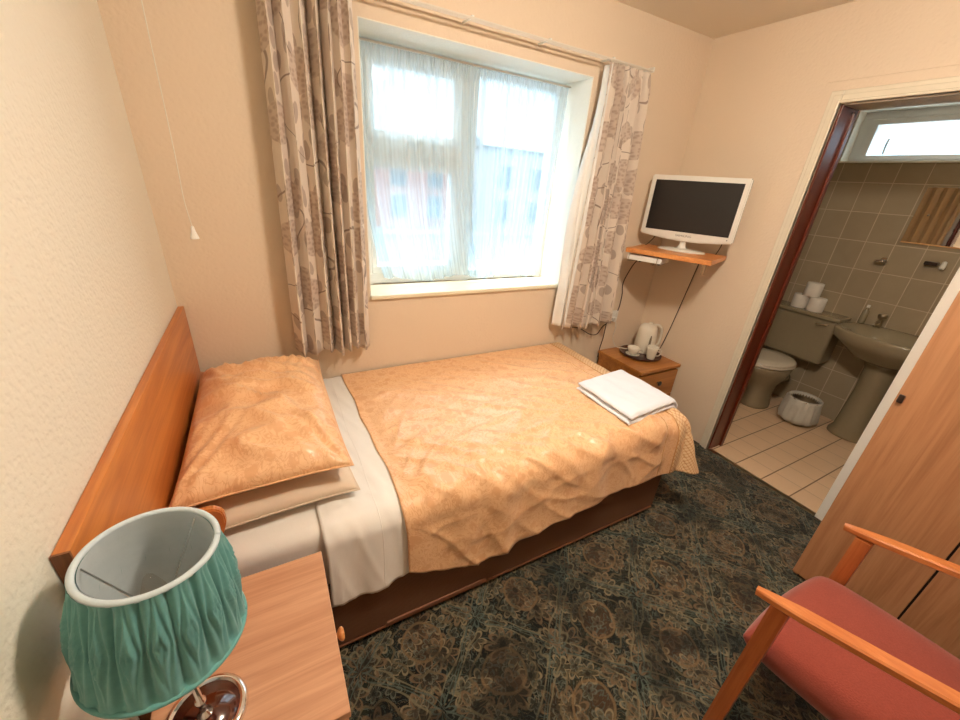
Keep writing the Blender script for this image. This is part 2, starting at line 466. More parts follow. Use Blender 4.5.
# ------------------------------------------------------------------ setting
T = .12
bm = B(0, W, YB, 0, -.1, 0); struct(link('floor', bm, M['carpet']))
bm = B(W, BX, -1.9, 0, -.1, 0); struct(link('floor_bathroom', bm, M['floortile']))
bm = B(-T, BX + T, YB - T, .35, H, H + .1); struct(link('ceiling', bm, M['ceiling']))
struct(link('wall_left', B(-T, 0, YB - T, 0, -.1, H), M['wall_left']))
struct(link('wall_rear', B(0, W, YB - T, YB, -.1, H), M['wall']))
# window wall, with the opening (reveal faces a paler paint)
bm = bmesh.new()
for a in ((-T, WA, 0, .33, -.1, H), (WB, W + PT, 0, .33, -.1, H), (WA, WB, 0, .33, -.1, WS), (WA, WB, 0, .33, WT, H)): box(bm, *a)
struct(link('wall_window', bm, M['wall']))
bm = bmesh.new(); e = .004
for a in ((WA - .001, WA + e, .001, .33, WS, WT), (WB - e, WB + .001, .001, .33, WS, WT), (WA, WB, .001, .33, WT - e, WT + .001)): box(bm, *a)
struct(link('trim_window_reveal', bm, M['reveal']))
bm = B(WA + .001, WB - .001, -.018, .19, WS - .012, WS + .008, bev=.004); struct(link('trim_window_sill', bm, M['sill']))
# partition to the bathroom
bm = bmesh.new()
for a in ((W, W + PT, DY1, 0, -.1, H), (W, W + PT, YB, DY2, -.1, H), (W, W + PT, DY2, DY1, DZ, H)): box(bm, *a)
struct(link('wall_right', bm, M['wall']))
# architrave, stepped moulding
bm = bmesh.new()
for w_, d_ in ((.052, .012), (.034, .019), (.012, .024)):
    box(bm, W - d_, W, DY1, DY1 + w_, 0, DZ + w_, bev=.003)
    box(bm, W - d_, W, DY2, DY1, DZ, DZ + w_, bev=.003)
struct(link('trim_door_architrave', bm, M['trim'])); bm = bmesh.new()
box(bm, W - .014, W, DY2 - .055, DY2 + .002, 0, DZ + .046, bev=.003)
struct(link('trim_door_architrave', bm, M['whitetrim']))
bm = bmesh.new()
box(bm, W + .002, W + PT + .012, DY1 - .010, DY1, 0, DZ, bev=.002); box(bm, W + .110, W + .135, DY1 - .020, DY1 - .009, 0, DZ - .02, bev=.002)
struct(link('trim_door_lining', bm, M['jamb']))
bm = bmesh.new()
box(bm, W + .002, W + PT + .012, DY2, DY2 + .004, 0, DZ, bev=.001); box(bm, W + .002, W + PT + .012, DY2 + .004, DY1 - .010, DZ - .006, DZ, bev=.001)
struct(link('trim_door_head', bm, M['trim']))
struct(link('trim_door_threshold', B(W - .012, W + .016, DY2, DY1, 0, .006, bev=.002), M['brass']))
struct(link('trim_plaster_line', B(W - .003, W, -2.2, -.66, 2.016, 2.020), M['wall']))
# bathroom shell
BT = 1.795
bwy0, bwy1, bwt = -.275, -1.55, 2.12
bm = bmesh.new()
box(bm, BX, BX + .25, -2.0, .0, -.1, BT)
struct(link('wall_bathroom_far', bm, M['walltile']))
bm = bmesh.new()
for a in ((BX, BX + .25, bwy0, .0, BT, H), (BX, BX + .25, -2.0, bwy1, BT, H), (BX, BX + .25, bwy1, bwy0, bwt, H)): box(bm, *a)
struct(link('wall_bathroom_upper', bm, M['wall']))
struct(link('wall_bathroom_left', B(W + PT, BX + .25, 0.0, .1, -.1, H), M['walltile_x']))
struct(link('wall_bathroom_right', B(W + PT, BX + .25, -2.0, -1.9, -.1, H), M['walltile_x']))
struct(link('trim_bathroom_sill', B(BX - .012, BX + .16, bwy1, bwy0, BT, BT + .012, bev=.003), M['reveal']))

def window_frame(name, rects, panes, plane, depth, mat, swap=False, fan=None):
    """rects: frame bars (a0,a1,z0,z1); plane is the front y (or x when swap)"""
    bm = bmesh.new()
    for a0, a1, z0, z1, d0, d1 in rects:
        if (z1 - z0) > abs(a1 - a0): d0 += .0012; d1 -= .0012
        if swap: box(bm, plane + d0, plane + d1, a0, a1, z0, z1, bev=.004)
        else: box(bm, a0, a1, plane + d0, plane + d1, z0, z1, bev=.004)
    w = struct(link(name, bm, mat))
    for a0, a1, z0, z1 in panes:
        bm = bmesh.new()
        if swap: box(bm, plane + .035, plane + .041, a0, a1, z0, z1)
        else: box(bm, a0, a1, plane + .035, plane + .041, z0, z1)
        link('pane', bm, M['glass'], w)
    return w
y0 = WD
cx0, cx1 = 1.30, 1.345       # mullion
rects = [(WA, WB, WS + .006, 1.01, 0, .07), (WA, WB, 1.955, WT, 0, .07), (WA, .815, WS, WT, 0, .07), (1.86, WB, WS, WT, 0, .07),
         (cx0 - .03, cx1 + .03, WS, WT, 0, .07), (.80, 1.29, 1.545, 1.635, 0, .07),
         # casement sashes
         (.812, .848, 1.635, 1.955, -.012, .05), (1.235, 1.275, 1.635, 1.955, -.012, .05), (.812, 1.275, 1.635, 1.672, -.012, .05), (.812, 1.275, 1.915, 1.958, -.012, .05),
         (.812, .84, 1.008, 1.548, -.004, .05), (1.24, 1.275, 1.008, 1.548, -.004, .05), (.812, 1.275, 1.008, 1.05, -.004, .05), (.812, 1.275, 1.512, 1.548, -.004, .05)]
panes = [(.84, 1.25, 1.66, 1.93), (.83, 1.25, 1.03, 1.53), (1.37, 1.865, 1.005, 1.96)]
win = window_frame('window_1', rects, panes, y0, .07, M['upvc'])
bm = B(1.02, 1.10, y0 - .030, y0 - .012, 1.642, 1.655, bev=.003); box(bm, 1.02, 1.045, y0 - .024, y0, 1.63, 1.66, bev=.003); link('latch', bm, M['white'], win)
# bathroom window
f0 = BX + .10
r2 = [(bwy1, bwy0, BT + .01, BT + .03, 0, .07), (bwy1, bwy0, bwt - .05, bwt, 0, .07), (bwy0 - .05, bwy0, BT, bwt, 0, .07), (bwy1, bwy1 + .05, BT, bwt, 0, .07),
      (bwy0 - .10, bwy0 - .05, BT + .03, bwt - .05, -.012, .05), (bwy1 + .05, bwy0 - .05, BT + .028, BT + .055, -.012, .05), (bwy1 + .05, bwy0 - .05, bwt - .085, bwt - .05, -.012, .05)]
bw = window_frame('window_2', [(min(a, b), max(a, b), c, d, e_, f_) for a, b, c, d, e_, f_ in r2], [(bwy1 + .05, bwy0 - .08, BT + .04, bwt - .07)], f0, .07, M['upvc'], True)
bm = tube(bmesh.new(), [(f0 - .02, -.47, BT + .06), (f0 - .03, -.47, BT + .10), (f0 - .025, -.47, BT + .15)], .006); link('stay_bar', bm, M['white'], bw)
bm = B(BX - .002, BX + .10, bwy1, bwy0, bwt - .004, bwt + .001); box(bm, BX - .002, BX + .10, bwy0 - .004, bwy0 + .001, BT, bwt); struct(link('trim_bathroom_reveal', bm, M['reveal']))

# ------------------------------------------------------------------ outside
def outside():
    gz = -2.9
    struct(link('ground_street', B(-60, 70, .6, 90, gz - .2, gz), M['street']))
    struct(link('ground_road', B(-60, 70, 20, 31, gz, gz + .02), M['road']))
    def house(x0, x1, yy, h, m, wins, label, roofh=2.0):
        t = thing('terraced_house', label, 'house', ((x0 + x1) / 2, yy, gz))
        link('walls', B(x0, x1, yy, yy + 7, gz, gz + h), m, t)
        bm = prism(bmesh.new(), [(yy - .3, gz + h), (yy + 3.5, gz + h + roofh), (yy + 7.3, gz + h)], x0 - .2, x1 + .2, axis='x'); link('roof', bm, M['roof'], t)
        for wx, wz in wins:
            bm = bmesh.new()
            for a in ((wx - .75, wx + .75, wz - 1, wz - .88), (wx - .75, wx + .75, wz + .88, wz + 1), (wx - .75, wx - .65, wz - 1, wz + 1), (wx + .65, wx + .75, wz - 1, wz + 1), (wx - .04, wx + .04, wz - 1, wz + 1), (wx - .7, wx + .7, wz - .04, wz + .04)):
                box(bm, a[0], a[1], yy - .08, yy + .04, a[2], a[3])
            f = link('window', bm, M['extwhite'], t)
            link('pane', B(wx - .7, wx + .7, yy - .03, yy - .01, wz - .95, wz + .95), M['extglass'], f)
        return t
    house(2, 18.5, 36, 6.2, M['pink'], [(x, z) for x in (5, 8.4, 12, 15.6) for z in (gz + 1.9, gz + 4.6)], 'pink rendered house across the street, seen through the left net')
    house(19, 36, 33, 7.4, M['extwhite'], [(x, z) for x in (21.5, 25, 28.5, 32) for z in (gz + 2, gz + 5)], 'pale rendered house across the street, right of the pink house')
    house(37, 60, 38, 6.8, M['pink'], [(x, z) for x in (40, 44, 48, 52) for z in (gz + 2, gz + 4.9)], 'long pink house farthest right across the street')
    house(-14, 1.4, 38, 6.6, M['extwhite'], [(x, z) for x in (-11, -7.5, -4, -1) for z in (gz + 2, gz + 4.8)], 'pale rendered house left of the pink house across the street')
outside()

# ------------------------------------------------------------------ curtains
def curtain(name, label, x0t, x1t, x0b, x1b, zt, zb, yc, nf, amp, seed, gather=0.0):
    t = thing(name, label, 'curtain', ((x0b + x1b) / 2, yc, zb), 'floral curtains either side of the window')
    L = (x1t - x0t) * 2.6
    rnd = random.Random(seed); ph = [rnd.uniform(-1, 1) for _ in range(40)]
    def fold(u, v, off=0):
        w = u * nf + .25 * math.sin(3.1 * u * nf * .31 + seed) + .05 * math.sin(v * 5 + u * 9)
        k = math.sin(2 * PI * w); k = math.copysign(abs(k) ** .72, k)
        a = amp * (.75 + .35 * math.sin(u * 11 + seed)) * (.75 + .4 * (1 - v))
        sx = .20 * math.sin(4 * PI * w) / nf
        return k * a, sx
    def f(u, v):     # v 0 bottom .. 1 top
        s = v ** 1.0; x0 = x0b + (x0t - x0b) * s; x1 = x1b + (x1t - x1b) * s
        k, sx = fold(u, v)
        pinch = 1 - gather * math.sin(PI * min(1, max(0, (v - .25) / .6)))
        xm = (x0 + x1) / 2
        x = xm + ((x0 + (x1 - x0) * (u + sx * (.4 + .6 * (1 - v)))) - xm) * pinch
        y = yc + k
        if v > .93:   # pleat tape at the heading
            y = yc + k * (1 - (v - .93) * 8) + .004 * math.sin(u * 150)
        z = zb + (zt - zb) * v + (.008 * math.sin(u * 17 + seed) if v < .02 else 0)
        return Vector((x, y, z))
    c = sheet(nf * 26, 60, f, lambda u, v: (u * L + seed, v * (zt - zb)), 'curtain_cloth', M['curtain'], t, thick=.002)
    return t, f
cl, fl = curtain('floral_curtain', 'cream and taupe floral curtain hanging left of the window', .415, .715, .40, .715, 2.20, .735, -.085, 7, .046, 1.3)
cr, fr = curtain('floral_curtain', 'cream and taupe floral curtain hanging right of the window with white lining showing', 1.915, 2.19, 1.885, 2.27, 2.055, .70, -.085, 6, .042, 4.1)
def lin(u, v):
    b = math.sin(PI * min(1, v * 1.25)) ** .8
    x0 = 1.838 + .07 * v + .0 * b; x1 = 1.905 + .02 * v
    lean = .012 * math.sin(v * 9)
    return Vector((x0 + (x1 - x0) * u - (1 - u) * .018 * b + lean * (1 - u), -.045 - .055 * u + .010 * math.sin(u * 9 + v * 4) + .004 * noise.noise(Vector((u * 6, v * 25, 2))), .715 + (2.045 - .715) * v))
sheet(14, 60, lin, lambda u, v: (u * .1, v), 'lining', M['lining'], cr, thick=.0015)

# curtain rail: two tracks, brackets
t = thing('curtain_rail', 'long white double curtain rail above the window', 'curtain rail', (1.3, -.07, 2.06))
link('track', tube(bmesh.new(), [(.35, -.095, 2.062), (2.20, -.095, 2.062)], .0048, sm=False), M['rail'], t)
link('track', tube(bmesh.new(), [(.35, -.045, 2.072), (2.20, -.045, 2.072)], .0048, sm=False), M['rail'], t)
for x in (.42, .80, 1.17, 1.55, 1.93, 2.2): link('bracket', B(x - .005, x + .005, -.095, 0, 2.066, 2.073, bev=.001), M['white'], t)
for x in (.35, 2.20): link('end_stop', B(x - .005, x + .005, -.102, -.038, 2.056, 2.078, bev=.002), M['white'], t)

# nets
def net(label, x0t, x1t, xl, xr, seed, nf):
    t = thing('net_curtain', label, 'net curtain', ((x0t + x1t) / 2, .165, WS), 'sheer nets in the window recess')
    zt, zb = 1.975, WS + .022
    def f(u, v):
        x = (xl(v) + (xr(v) - xl(v)) * u)
        k = math.sin(2 * PI * (u * nf + .35 * math.sin(u * 7 + seed)))
        a = .012 * (.35 + .65 * (1 - v)) * (1 + .8 * math.sin(u * 13 + seed))
        y = .165 + k * a
        z = zb + (zt - zb) * v + .012 * (1 - v) * (1 + math.sin(u * 9 + seed))
        if v > .95: y = .168 + .004 * math.sin(u * nf * 30)
        return Vector((x, y, z))
    sheet(int(nf * 18), 48, f, lambda u, v: (u * .9 + seed, v), 'net_cloth', M['net'], t)
    return t
S = lambda v, p=1.5: (1 - v) ** p
net('sheer white net over the left half of the window', .765, 1.34, lambda v: .765 + .10 * S(v, 3), lambda v: 1.325 + .10 * S(v, 2), 1.0, 9)
net('sheer white net over the right half of the window', 1.33, 1.885, lambda v: 1.325 + .03 * S(v), lambda v: 1.885 - .07 * S(v, 1.2), 3.0, 9)
tag(link('net_wire', tube(bmesh.new(), [(WA + .005, .168, 1.982), (WB - .005, .168, 1.982)], .004, sm=False), M['rail']), 'thin wire across the top of the window recess holding the nets', 'curtain wire')

# pull cord
t = thing('pull_cord', 'thin white pull cord hanging near the left corner of the room', 'pull cord', (.15, -.35, 1.28))
link('cord', tube(bmesh.new(), [(.158, -.35, H), (.150, -.35, 1.9), (.146, -.35, 1.5), (.143, -.35, 1.38), (.1485, -.35, 1.30)], .0014, 6), M['white_cable'], t)
link('bell_handle', lathe(bmesh.new(), [(0.002, 1.305), (.004, 1.303), (.006, 1.29), (.0115, 1.272), (.0115, 1.268), (.003, 1.268)], 16, (.1485, -.35, 0)), M['white'], t)
link('ceiling_mount', lathe(bmesh.new(), [(.03, H - .025), (.034, H - .02), (.034, H)], 20, (.158, -.35, 0)), M['white'], t)

# ------------------------------------------------------------------ bed
BYN = -.945
t = thing('divan_bed', 'single divan bed with brown woven base under the gold bedspread', 'bed', (.98, -.48, 0))
link('divan_base', B(.03, 1.925, BYN - .015, -.03, .028, .30, bev=.012), M['divan'], t)
bm = bmesh.new(); box(bm, .53, .93, BYN - .021, BYN - .010, .036, .052, bev=.002); box(bm, .04, 1.91, BYN - .018, BYN - .01, .026, .032); link('base_rail', bm, M['divantrim'], t)
bm = B(.032, 1.935, BYN, -.02, .302, .553, bev=.045, seg=5); link('mattress', bm, M['sheet'], t, True)
for x in (.12, 1.82):
    for y in (-.15, -.80): link('castor', lathe(bmesh.new(), [(.02, 0), (.022, .004), (.022, .024), (.012, .03)], 16, (x, y, 0)), M['dark'], t)

R_ = .062
XC, YC = 1.925, BYN + .045      # where the cloth starts to roll over
def drape(s, tt, off, top=.556, corner=.5):
    """flat cloth point (s, tt) -> world; rolls over the foot (+x) and the near side (-y)"""
    ex = max(0, s - XC); ey = max(0, YC - tt)
    x = min(s, XC); y = max(tt, YC); z = top
    if ex > 0 or ey > 0:
        n = math.hypot(ex, ey); m = max(ex, ey); k = m / n
        nx, ny = ex / n, -ey / n
        d = n * k * (1 + .05 * math.sin(2 * math.atan2(ey, ex)))
        cf = 4 * (ex * ey) / (n * n) * .5     # 1 in the very corner
        r = R_ + off
        if d < PI * R_ / 2:
            a = d / R_; h = r * math.sin(a); z = top + off - r * (1 - math.cos(a))
        else:
            e_ = d - PI * R_ / 2; sl = .06 + .30 * cf
            h = r + e_ * sl; z = top - R_ - e_ * math.sqrt(1 - sl * sl)
        return Vector((x + nx * h, y + ny * h, z)), d, (nx, ny)
    return Vector((x, y, z + off)), 0, (0, 0)

def nz(x, y, z=0): return noise.noise(Vector((x, y, z)))
# bedspread ---------------------------------------------------------
S1 = XC + .33
def hem(s):
    p = [(.58, .285), (.70, .345), (.85, .385), (1.0, .365), (1.2, .325), (1.45, .310), (1.7, .305), (1.95, .30), (2.4, .31)]
    for (a, b), (c, d) in zip(p, p[1:]):
        if s <= c: return b + (d - b) * max(0, (s - a)) / (c - a)
    return p[-1][1]
def ridge(x, y, ang, fx, fy, sd):
    c, s = math.cos(ang), math.sin(ang); a = x * c + y * s; b = -x * s + y * c
    n = nz(a * fx, b * fy, sd); return (1 - abs(n) * 2.4)
def spread_pt(u, v, off=.010):
    s = .585 + (S1 - .585) * u
    # skewed near edge
    y_top = -.012
    tn = YC - hem(s)
    tt = y_top + (tn - y_top) * v
    s2 = s + (1 - u) ** 3 * (.022 * v - .004 + .012 * nz(v * 7, 2.0))
    wr = 0
    p, d, n = drape(s2, tt, off)
    onto = 1 if d == 0 else 0
    fade = min(1, max(0, (s2 - .62) / .10)) * min(1, max(0, (1.86 - s2) / .12) + .25)
    near = min(1, max(0, -tt / .9))
    a = max(0, ridge(s2, tt, .95, 9, 2.0, 1)) ** 3 * .015 * near + max(0, ridge(s2, tt, 1.9, 8, 2.2, 5)) ** 3 * .010 * near
    left = max(0, 1 - (s2 - .60) / .45)
    a += max(0, ridge(s2, tt, -.75, 13, 2.6, 9)) ** 3 * .014 * left * min(1, near * 1.4)
    a += .005 * nz(s2 * 6, tt * 6, 3) + .003
    if tt > -.06: a *= .4
    if d == 0: p.z += a * fade
    else:
        dd = min(1, d / .12)
        amp = .007 * dd * math.sin(s2 * 15 + 1.5 * nz(s2 * 3, 1, 1) * 3) + .014 * dd * max(0, nz(s2 * 7, d * 1.2, 7)) + .004 * dd * math.sin(s2 * 41 + 2 * nz(s2 * 4, d * 3, 2)) + a * fade * (.9 - .45 * dd)
        amp += .006
        p.x += n[0] * amp; p.y += n[1] * amp
        if d < PI * R_ / 2: p.z += a * fade * math.cos(d / R_)
        p.z += .006 * nz(s2 * 3, 5, 2) * dd
        if n[0] > .3 and n[1] < -.3:   # corner flute
            th = math.atan2(-n[1], n[0]); q = .03 * dd * math.cos(th * 6); p.x += n[0] * q; p.y += n[1] * q
    return p
BU = (1.885 - .585) / (S1 - .585)
t = thing('bedspread', 'gold satin bedspread with woven scroll pattern covering the single bed', 'bedspread', (1.3, -.48, .56))
def spread_part(name, u0, u1, nu, mat, off=.010, puff=0):
    def f(u, v):
        p = spread_pt(u0 + (u1 - u0) * u, v, off + (puff * abs(math.sin(u * PI)) ** .4))
        return p
    return sheet(nu, 150, f, lambda u, v: ((u0 + (u1 - u0) * u) * (S1 - .585), v * 1.2), name, mat, t, thick=.004)
spread_part('cover_cloth', 0, BU, 170, M['gold'])
b_ = spread_part('quilted_border', BU, 1, 44, M['border'], .011, .002); b_['label'] = 'pale quilted border band at the foot end'
def seam(u, rr, off):
    pts = [spread_pt(u, j / 90, off) for j in range(91)]
    return tube(bmesh.new(), pts, rr, 6, sm=False)
link('seam_piping', seam(BU, .003, .0125), M['piping'], t, True)
link('seam_piping', seam(BU - .045, .0016, .012), M['piping'], t, True)

# top sheet folded back -----------------------------------------------
def sheet_pt(u, v, x0=.362, x1=.74, off=.005):
    s = x0 + (x1 - x0) * u + .012 * nz(v * 4, 3)
    dd = .290 + .035 * math.sin(u * 3 + .8) + .01 * nz(u * 6, 1)
    tt = -.022 + (YC - dd + .022) * v
    p, d, n = drape(s, tt, off)
    a = .004 * max(0, ridge(s, tt, .3, 20, 3, 4)) ** 2 * (1 if u > .05 else 0)
    if d == 0: p.z += a * (1 if s < .57 else .3)
    else: p.y += n[1] * (a + .004 * math.sin(s * 40) * min(1, d / .15))
    return p
t = thing('bed_sheet', 'white cotton top sheet folded back below the pillows and draped over the side', 'sheet', (.5, -.48, .555))
sheet(44, 120, sheet_pt, lambda u, v: (u * .36, v * 1.2), 'sheet_cloth', M['sheet'], t, thick=.003)
link('hem_stitching', tube(bmesh.new(), [sheet_pt(.43, j / 90, off=.0065) for j in range(91)], .0012, 5, sm=False), M['sheet'], t, True)

# pillows --------------------------------------------------------------
def pillow(name, label, mat, quad, z, th, seed, fl=.02, wr=.012, tilt=0):
    """quad: far-left, far-right, near-right, near-left (x,y)"""
    t = thing(name, label, 'pillow', (sum(q[0] for q in quad) / 4, sum(q[1] for q in quad) / 4, z - th))
    bm = bmesh.new(); uvl = bm.loops.layers.uv.new('UVMap'); N = 56
    def pt(a, b, side):
        u, v = a * 2 - 1, b * 2 - 1
        pin = .035
        uu = u * (1 - pin * (1 - v ** 4) * abs(u) ** 3 * 1.2 - 0) ; vv = v * (1 - pin * (1 - u ** 4) * abs(v) ** 3 * .9)
        A, B_ = (uu + 1) / 2, (vv + 1) / 2
        q = [Vector((*c, 0)) for c in quad]
        p = (q[0] * (1 - A) + q[1] * A) * (1 - B_) + (q[3] * (1 - A) + q[2] * A) * B_
        ed = max(abs(u), abs(v)); prof = max(0, (1 - abs(u) ** 3.2)) ** .55 * max(0, (1 - abs(v) ** 3.6)) ** .55
        wz = 0
        if side > 0:
            wz = wr * max(0, ridge(p.x, p.y, 1.1, 9, 4, seed)) ** 2 * prof + wr * .8 * nz(p.x * 9, p.y * 7, seed) * prof
            c = (1 - abs(abs(u) - abs(v))) ** 4 * ed ** 2
            wz += wr * .7 * c * math.sin((abs(u) - abs(v)) * 26) * prof
        h = th * prof * side if side > 0 else th * .8 * prof * side
        return p + Vector((0, 0, z + h + wz - .012 * ed ** 6 * (1 if side > 0 else 1)))
    for side in (1, -1):
        g = [[bm.verts.new(pt(i / N, j / N, side)) for j in range(N + 1)] for i in range(N + 1)]
        for i in range(N):
            for j in range(N):
                fc = bm.faces.new((g[i][j], g[i + 1][j], g[i + 1][j + 1], g[i][j + 1]))
                for l, (a, b) in zip(fc.loops, ((i, j), (i + 1, j), (i + 1, j + 1), (i, j + 1))): l[uvl].uv = (a / N * .48 + seed, b / N * .8)
    bmesh.ops.remove_doubles(bm, verts=bm.verts, dist=.0004)
    link('pillowcase', bm, mat, t, True)
    # piped edge
    pts = []
    for k in range(4):
        for i in range(20):
            f = i / 20
            a, b = ((f, 0), (1, f), (1 - f, 1), (0, 1 - f))[k]
            pts.append(pt(a, b, 1))
    pts.append(pts[0]); link('edge_seam', tube(bmesh.new(), pts, .0028, 6, sm=False), mat, t, True)
    return t
pillow('bed_pillow', 'plain beige pillow, lower of the two on the bed', M['beigepil'], [(.045, -.10), (.47, -.10), (.487, -.865), (.05, -.885)], .607, .052, 3.0, wr=.010)
pillow('bed_pillow', 'gold satin pillow with scroll pattern, upper of the two on the bed', M['gold'], [(.030, -.055), (.478, -.082), (.474, -.864), (.031, -.872)], .706, .062, 8.0, wr=.034)

# towel ------------------------------------------------------------------
def towel():
    t = thing('folded_towel', 'white folded bath towel lying on the foot end of the bedspread', 'towel', (1.81, -.72, .57))
    quad = [(1.612, -.578), (2.015, -.530), (2.055, -.882), (1.610, -.922)]
    q = [Vector((*c, 0)) for c in quad]
    def layer(name, h0, h1, ins, seed):
        bm = bmesh.new(); N = 30
        def pt(a, b, k):
            A = ins + a * (1 - ins * 1.0); A = a * (1 - ins) + ins; B_ = b
            p = (q[0] * (1 - A) + q[1] * A) * (1 - B_) + (q[3] * (1 - A) + q[2] * A) * B_
            u, v = 2 * a - 1, 2 * b - 1
            e = max(0, 1 - abs(u) ** 14) ** .5 * max(0, 1 - abs(v) ** 14) ** .5
            m = (h0 + h1) / 2; hh = (h1 - h0) / 2
            h = m + (hh * (.25 + .75 * e)) * k + .004 * nz(p.x * 9, p.y * 9, seed) + (.003 * nz(p.x * 22, p.y * 12, seed) if k > 0 else 0)
            w = drape(p.x, p.y, 0)[0]; w.z += h
            w.x += .006 * nz(p.y * 14, seed); w.y += .005 * nz(p.x * 14, seed + 3)
            return w
        gs = {}
        for k in (1, -1):
            g = [[bm.verts.new(pt(i / N, j / N, k)) for j in range(N + 1)] for i in range(N + 1)]; gs[k] = g
            for i in range(N):
                for j in range(N): bm.faces.new((g[i][j], g[i + 1][j], g[i + 1][j + 1], g[i][j + 1]))
        ring = lambda g: [g[i][0] for i in range(N)] + [g[N][j] for j in range(N)] + [g[N - i][N] for i in range(N)] + [g[0][N - j] for j in range(N)]
        a, b = ring(gs[1]), ring(gs[-1])
        for i in range(len(a)): bm.faces.new((a[i], a[(i + 1) % len(a)], b[(i + 1) % len(a)], b[i]))
        link(name, bm, M['towel'], t, True)
    layer('bottom_fold', .018, .040, .0, 1); layer('top_fold', .041, .070, .02, 5)
towel()

# ------------------------------------------------------------------ headboard
t = thing('headboard', 'long orange varnished wooden headboard against the left wall', 'headboard', (.01, -.6, .4))
link('panel', B(0.0015, .022, -1.222, -.006, .42, .963, bev=.0015), M['headboard'], t)
link('end_edge', B(.0015, .0225, -1.2255, -1.2215, .42, .963), M['headedge'], t)
for y in (-.25, -.80): link('strut', B(.004, .026, y - .03, y + .03, .0, .42, bev=.002), M['headedge'], t)

# ------------------------------------------------------------------ near bedside cabinet
def cabinet(name, label, x0, x1, y0, y1, h, face, mtop, mside, knobm, nd=2, knob=None):
    t = thing(name, label, 'bedside cabinet', ((x0 + x1) / 2, (y0 + y1) / 2, 0))
    link('top_panel', B(x0, x1, y0, y1, h - .020, h, bev=.002), mtop, t)
    i = .006
    bm = bmesh.new(); w = .016
    if face == 'x':
        bx0, bx1, by0, by1 = x0 + i, x1 - .022, y0 + i, y1 - i
        for a in ((bx0, bx1, by0, by0 + w, .0, h - .0205), (bx0, bx1, by1 - w, by1, .0, h - .0205), (bx0, bx0 + .008, by0, by1, .02, h - .0205), (bx0, bx1, by0, by1, .05, .066)): box(bm, *a, bev=.001)
    else:
        bx0, bx1, by0, by1 = x0 + i, x1 - i, y0 + .022, y1 - i
        for a in ((bx0, bx0 + w, by0, by1, .0, h - .0205), (bx1 - w, bx1, by0, by1, .0, h - .0205), (bx0, bx1, by1 - .008, by1, .02, h - .0205), (bx0, bx1, by0, by1, .05, .066)): box(bm, *a, bev=.001)
    link('carcass', bm, mside, t)
    zz = [.055 + (h - .035 - .055) * k / nd for k in range(nd + 1)]
    for k in range(nd):
        if face == 'x': d = link('drawer', B(x1 - .021, x1 - .004, y0 + .008, y1 - .008, zz[k] + .003, zz[k + 1] - .003, bev=.002), mside, t)
        else: d = link('drawer', B(x0 + .008, x1 - .008, y0 + .004, y0 + .021, zz[k] + .003, zz[k + 1] - .003, bev=.002), mside, t)
        zc = (zz[k] + zz[k + 1]) / 2 if knob is None or k < nd - 1 else knob
        prof = [(.006, 0), (.006, .010), (.012, .013), (.0165, .018), (.0165, .022), (.012, .026), (0, .027)]
        bm = bmesh.new()
        if face == 'x': lathe(bm, prof, 20, (x1 - .005, (y0 + y1) / 2 + .04, zc), Matrix.Rotation(PI / 2, 3, 'Y'))
        else: lathe(bm, prof, 20, ((x0 + x1) / 2, y0 + .005, zc), Matrix.Rotation(PI / 2, 3, 'X'))
        if face == 'x' and k == 0: bm.free()      # the photo shows one knob on the near cabinet
        else: link('knob', bm, knobm, d, True)
    return t
nst = cabinet('bedside_cabinet', 'pale beech bedside cabinet under the teal lamp', .030, .352, -1.402, -1.018, .565, 'x', M['beech'], M['beechside'], M['knob'], 2, .43)
arc = [(.03, .0), (.03, .66)] + [(.03 + .09 * (1 - math.cos(a)), .66 + .135 * math.sin(a)) for a in [PI / 2 * k / 8 for k in range(1, 9)]]
arc += [(.14 + .028 * math.sin(a), .767 + .028 * math.cos(a)) for a in [PI / 2 * k / 6 for k in range(7)]] + [(.168, .745), (.152, .70), (.148, .0)]
tag(link('wooden_panel', prism(bmesh.new(), arc, -1.016, -.998, bev=.003, axis='y'), M['headboard']), 'small round-topped orange wood panel standing between pillow and teal lamp', 'wooden panel')

# lamp ---------------------------------------------------------------------
lx, ly, lz = .119, -1.297, .565
t = thing('table_lamp', 'chrome table lamp with tilted teal pleated shade on the beech cabinet', 'lamp', (lx, ly, lz))
link('base', lathe(bmesh.new(), [(0, lz), (.064, lz), (.066, lz + .004), (.066, lz + .010), (.062, lz + .014), (.056, lz + .0145), (.053, lz + .011), (.0, lz + .011)], 48, (lx, ly, 0)), M['chrome'], t, True)
link('base_disc', lathe(bmesh.new(), [(.0, lz + .0112), (.0525, lz + .0112), (.0525, lz + .0125), (.0, lz + .0135)], 48, (lx, ly, 0)), M['lampdisc'], t, True)
ax = Vector((.094, .016, 1)).normalized()
c1 = Vector((.135, -1.306, 1.0)); c2 = c1 - ax * .172
link('stem', lathe(bmesh.new(), [(.012, .577), (.012, .582), (.005, .586), (.005, .612), (.0085, .615), (.0085, .621), (.005, .624), (.005, .80), (.010, .803), (.010, .812), (.004, .815)], 20, (lx, ly, 0)), M['chrome'], t, True)
link('bulb_holder', lathe(bmesh.new(), [(.012, .81), (.0155, .815), (.0155, .855), (.011, .862)], 20, (lx, ly, 0)), M['white'], t, True)
link('bulb', lathe(bmesh.new(), [(.009, .86), (.012, .868), (.018, .885), (.0185, .898), (.015, .918), (.007, .943), (.0, .952)], 20, (lx, ly, 0)), M['bulb'], t, True)
rot = Vector((0, 0, 1)).rotation_difference(ax).to_matrix()
r1, r2_ = .0775, .0985
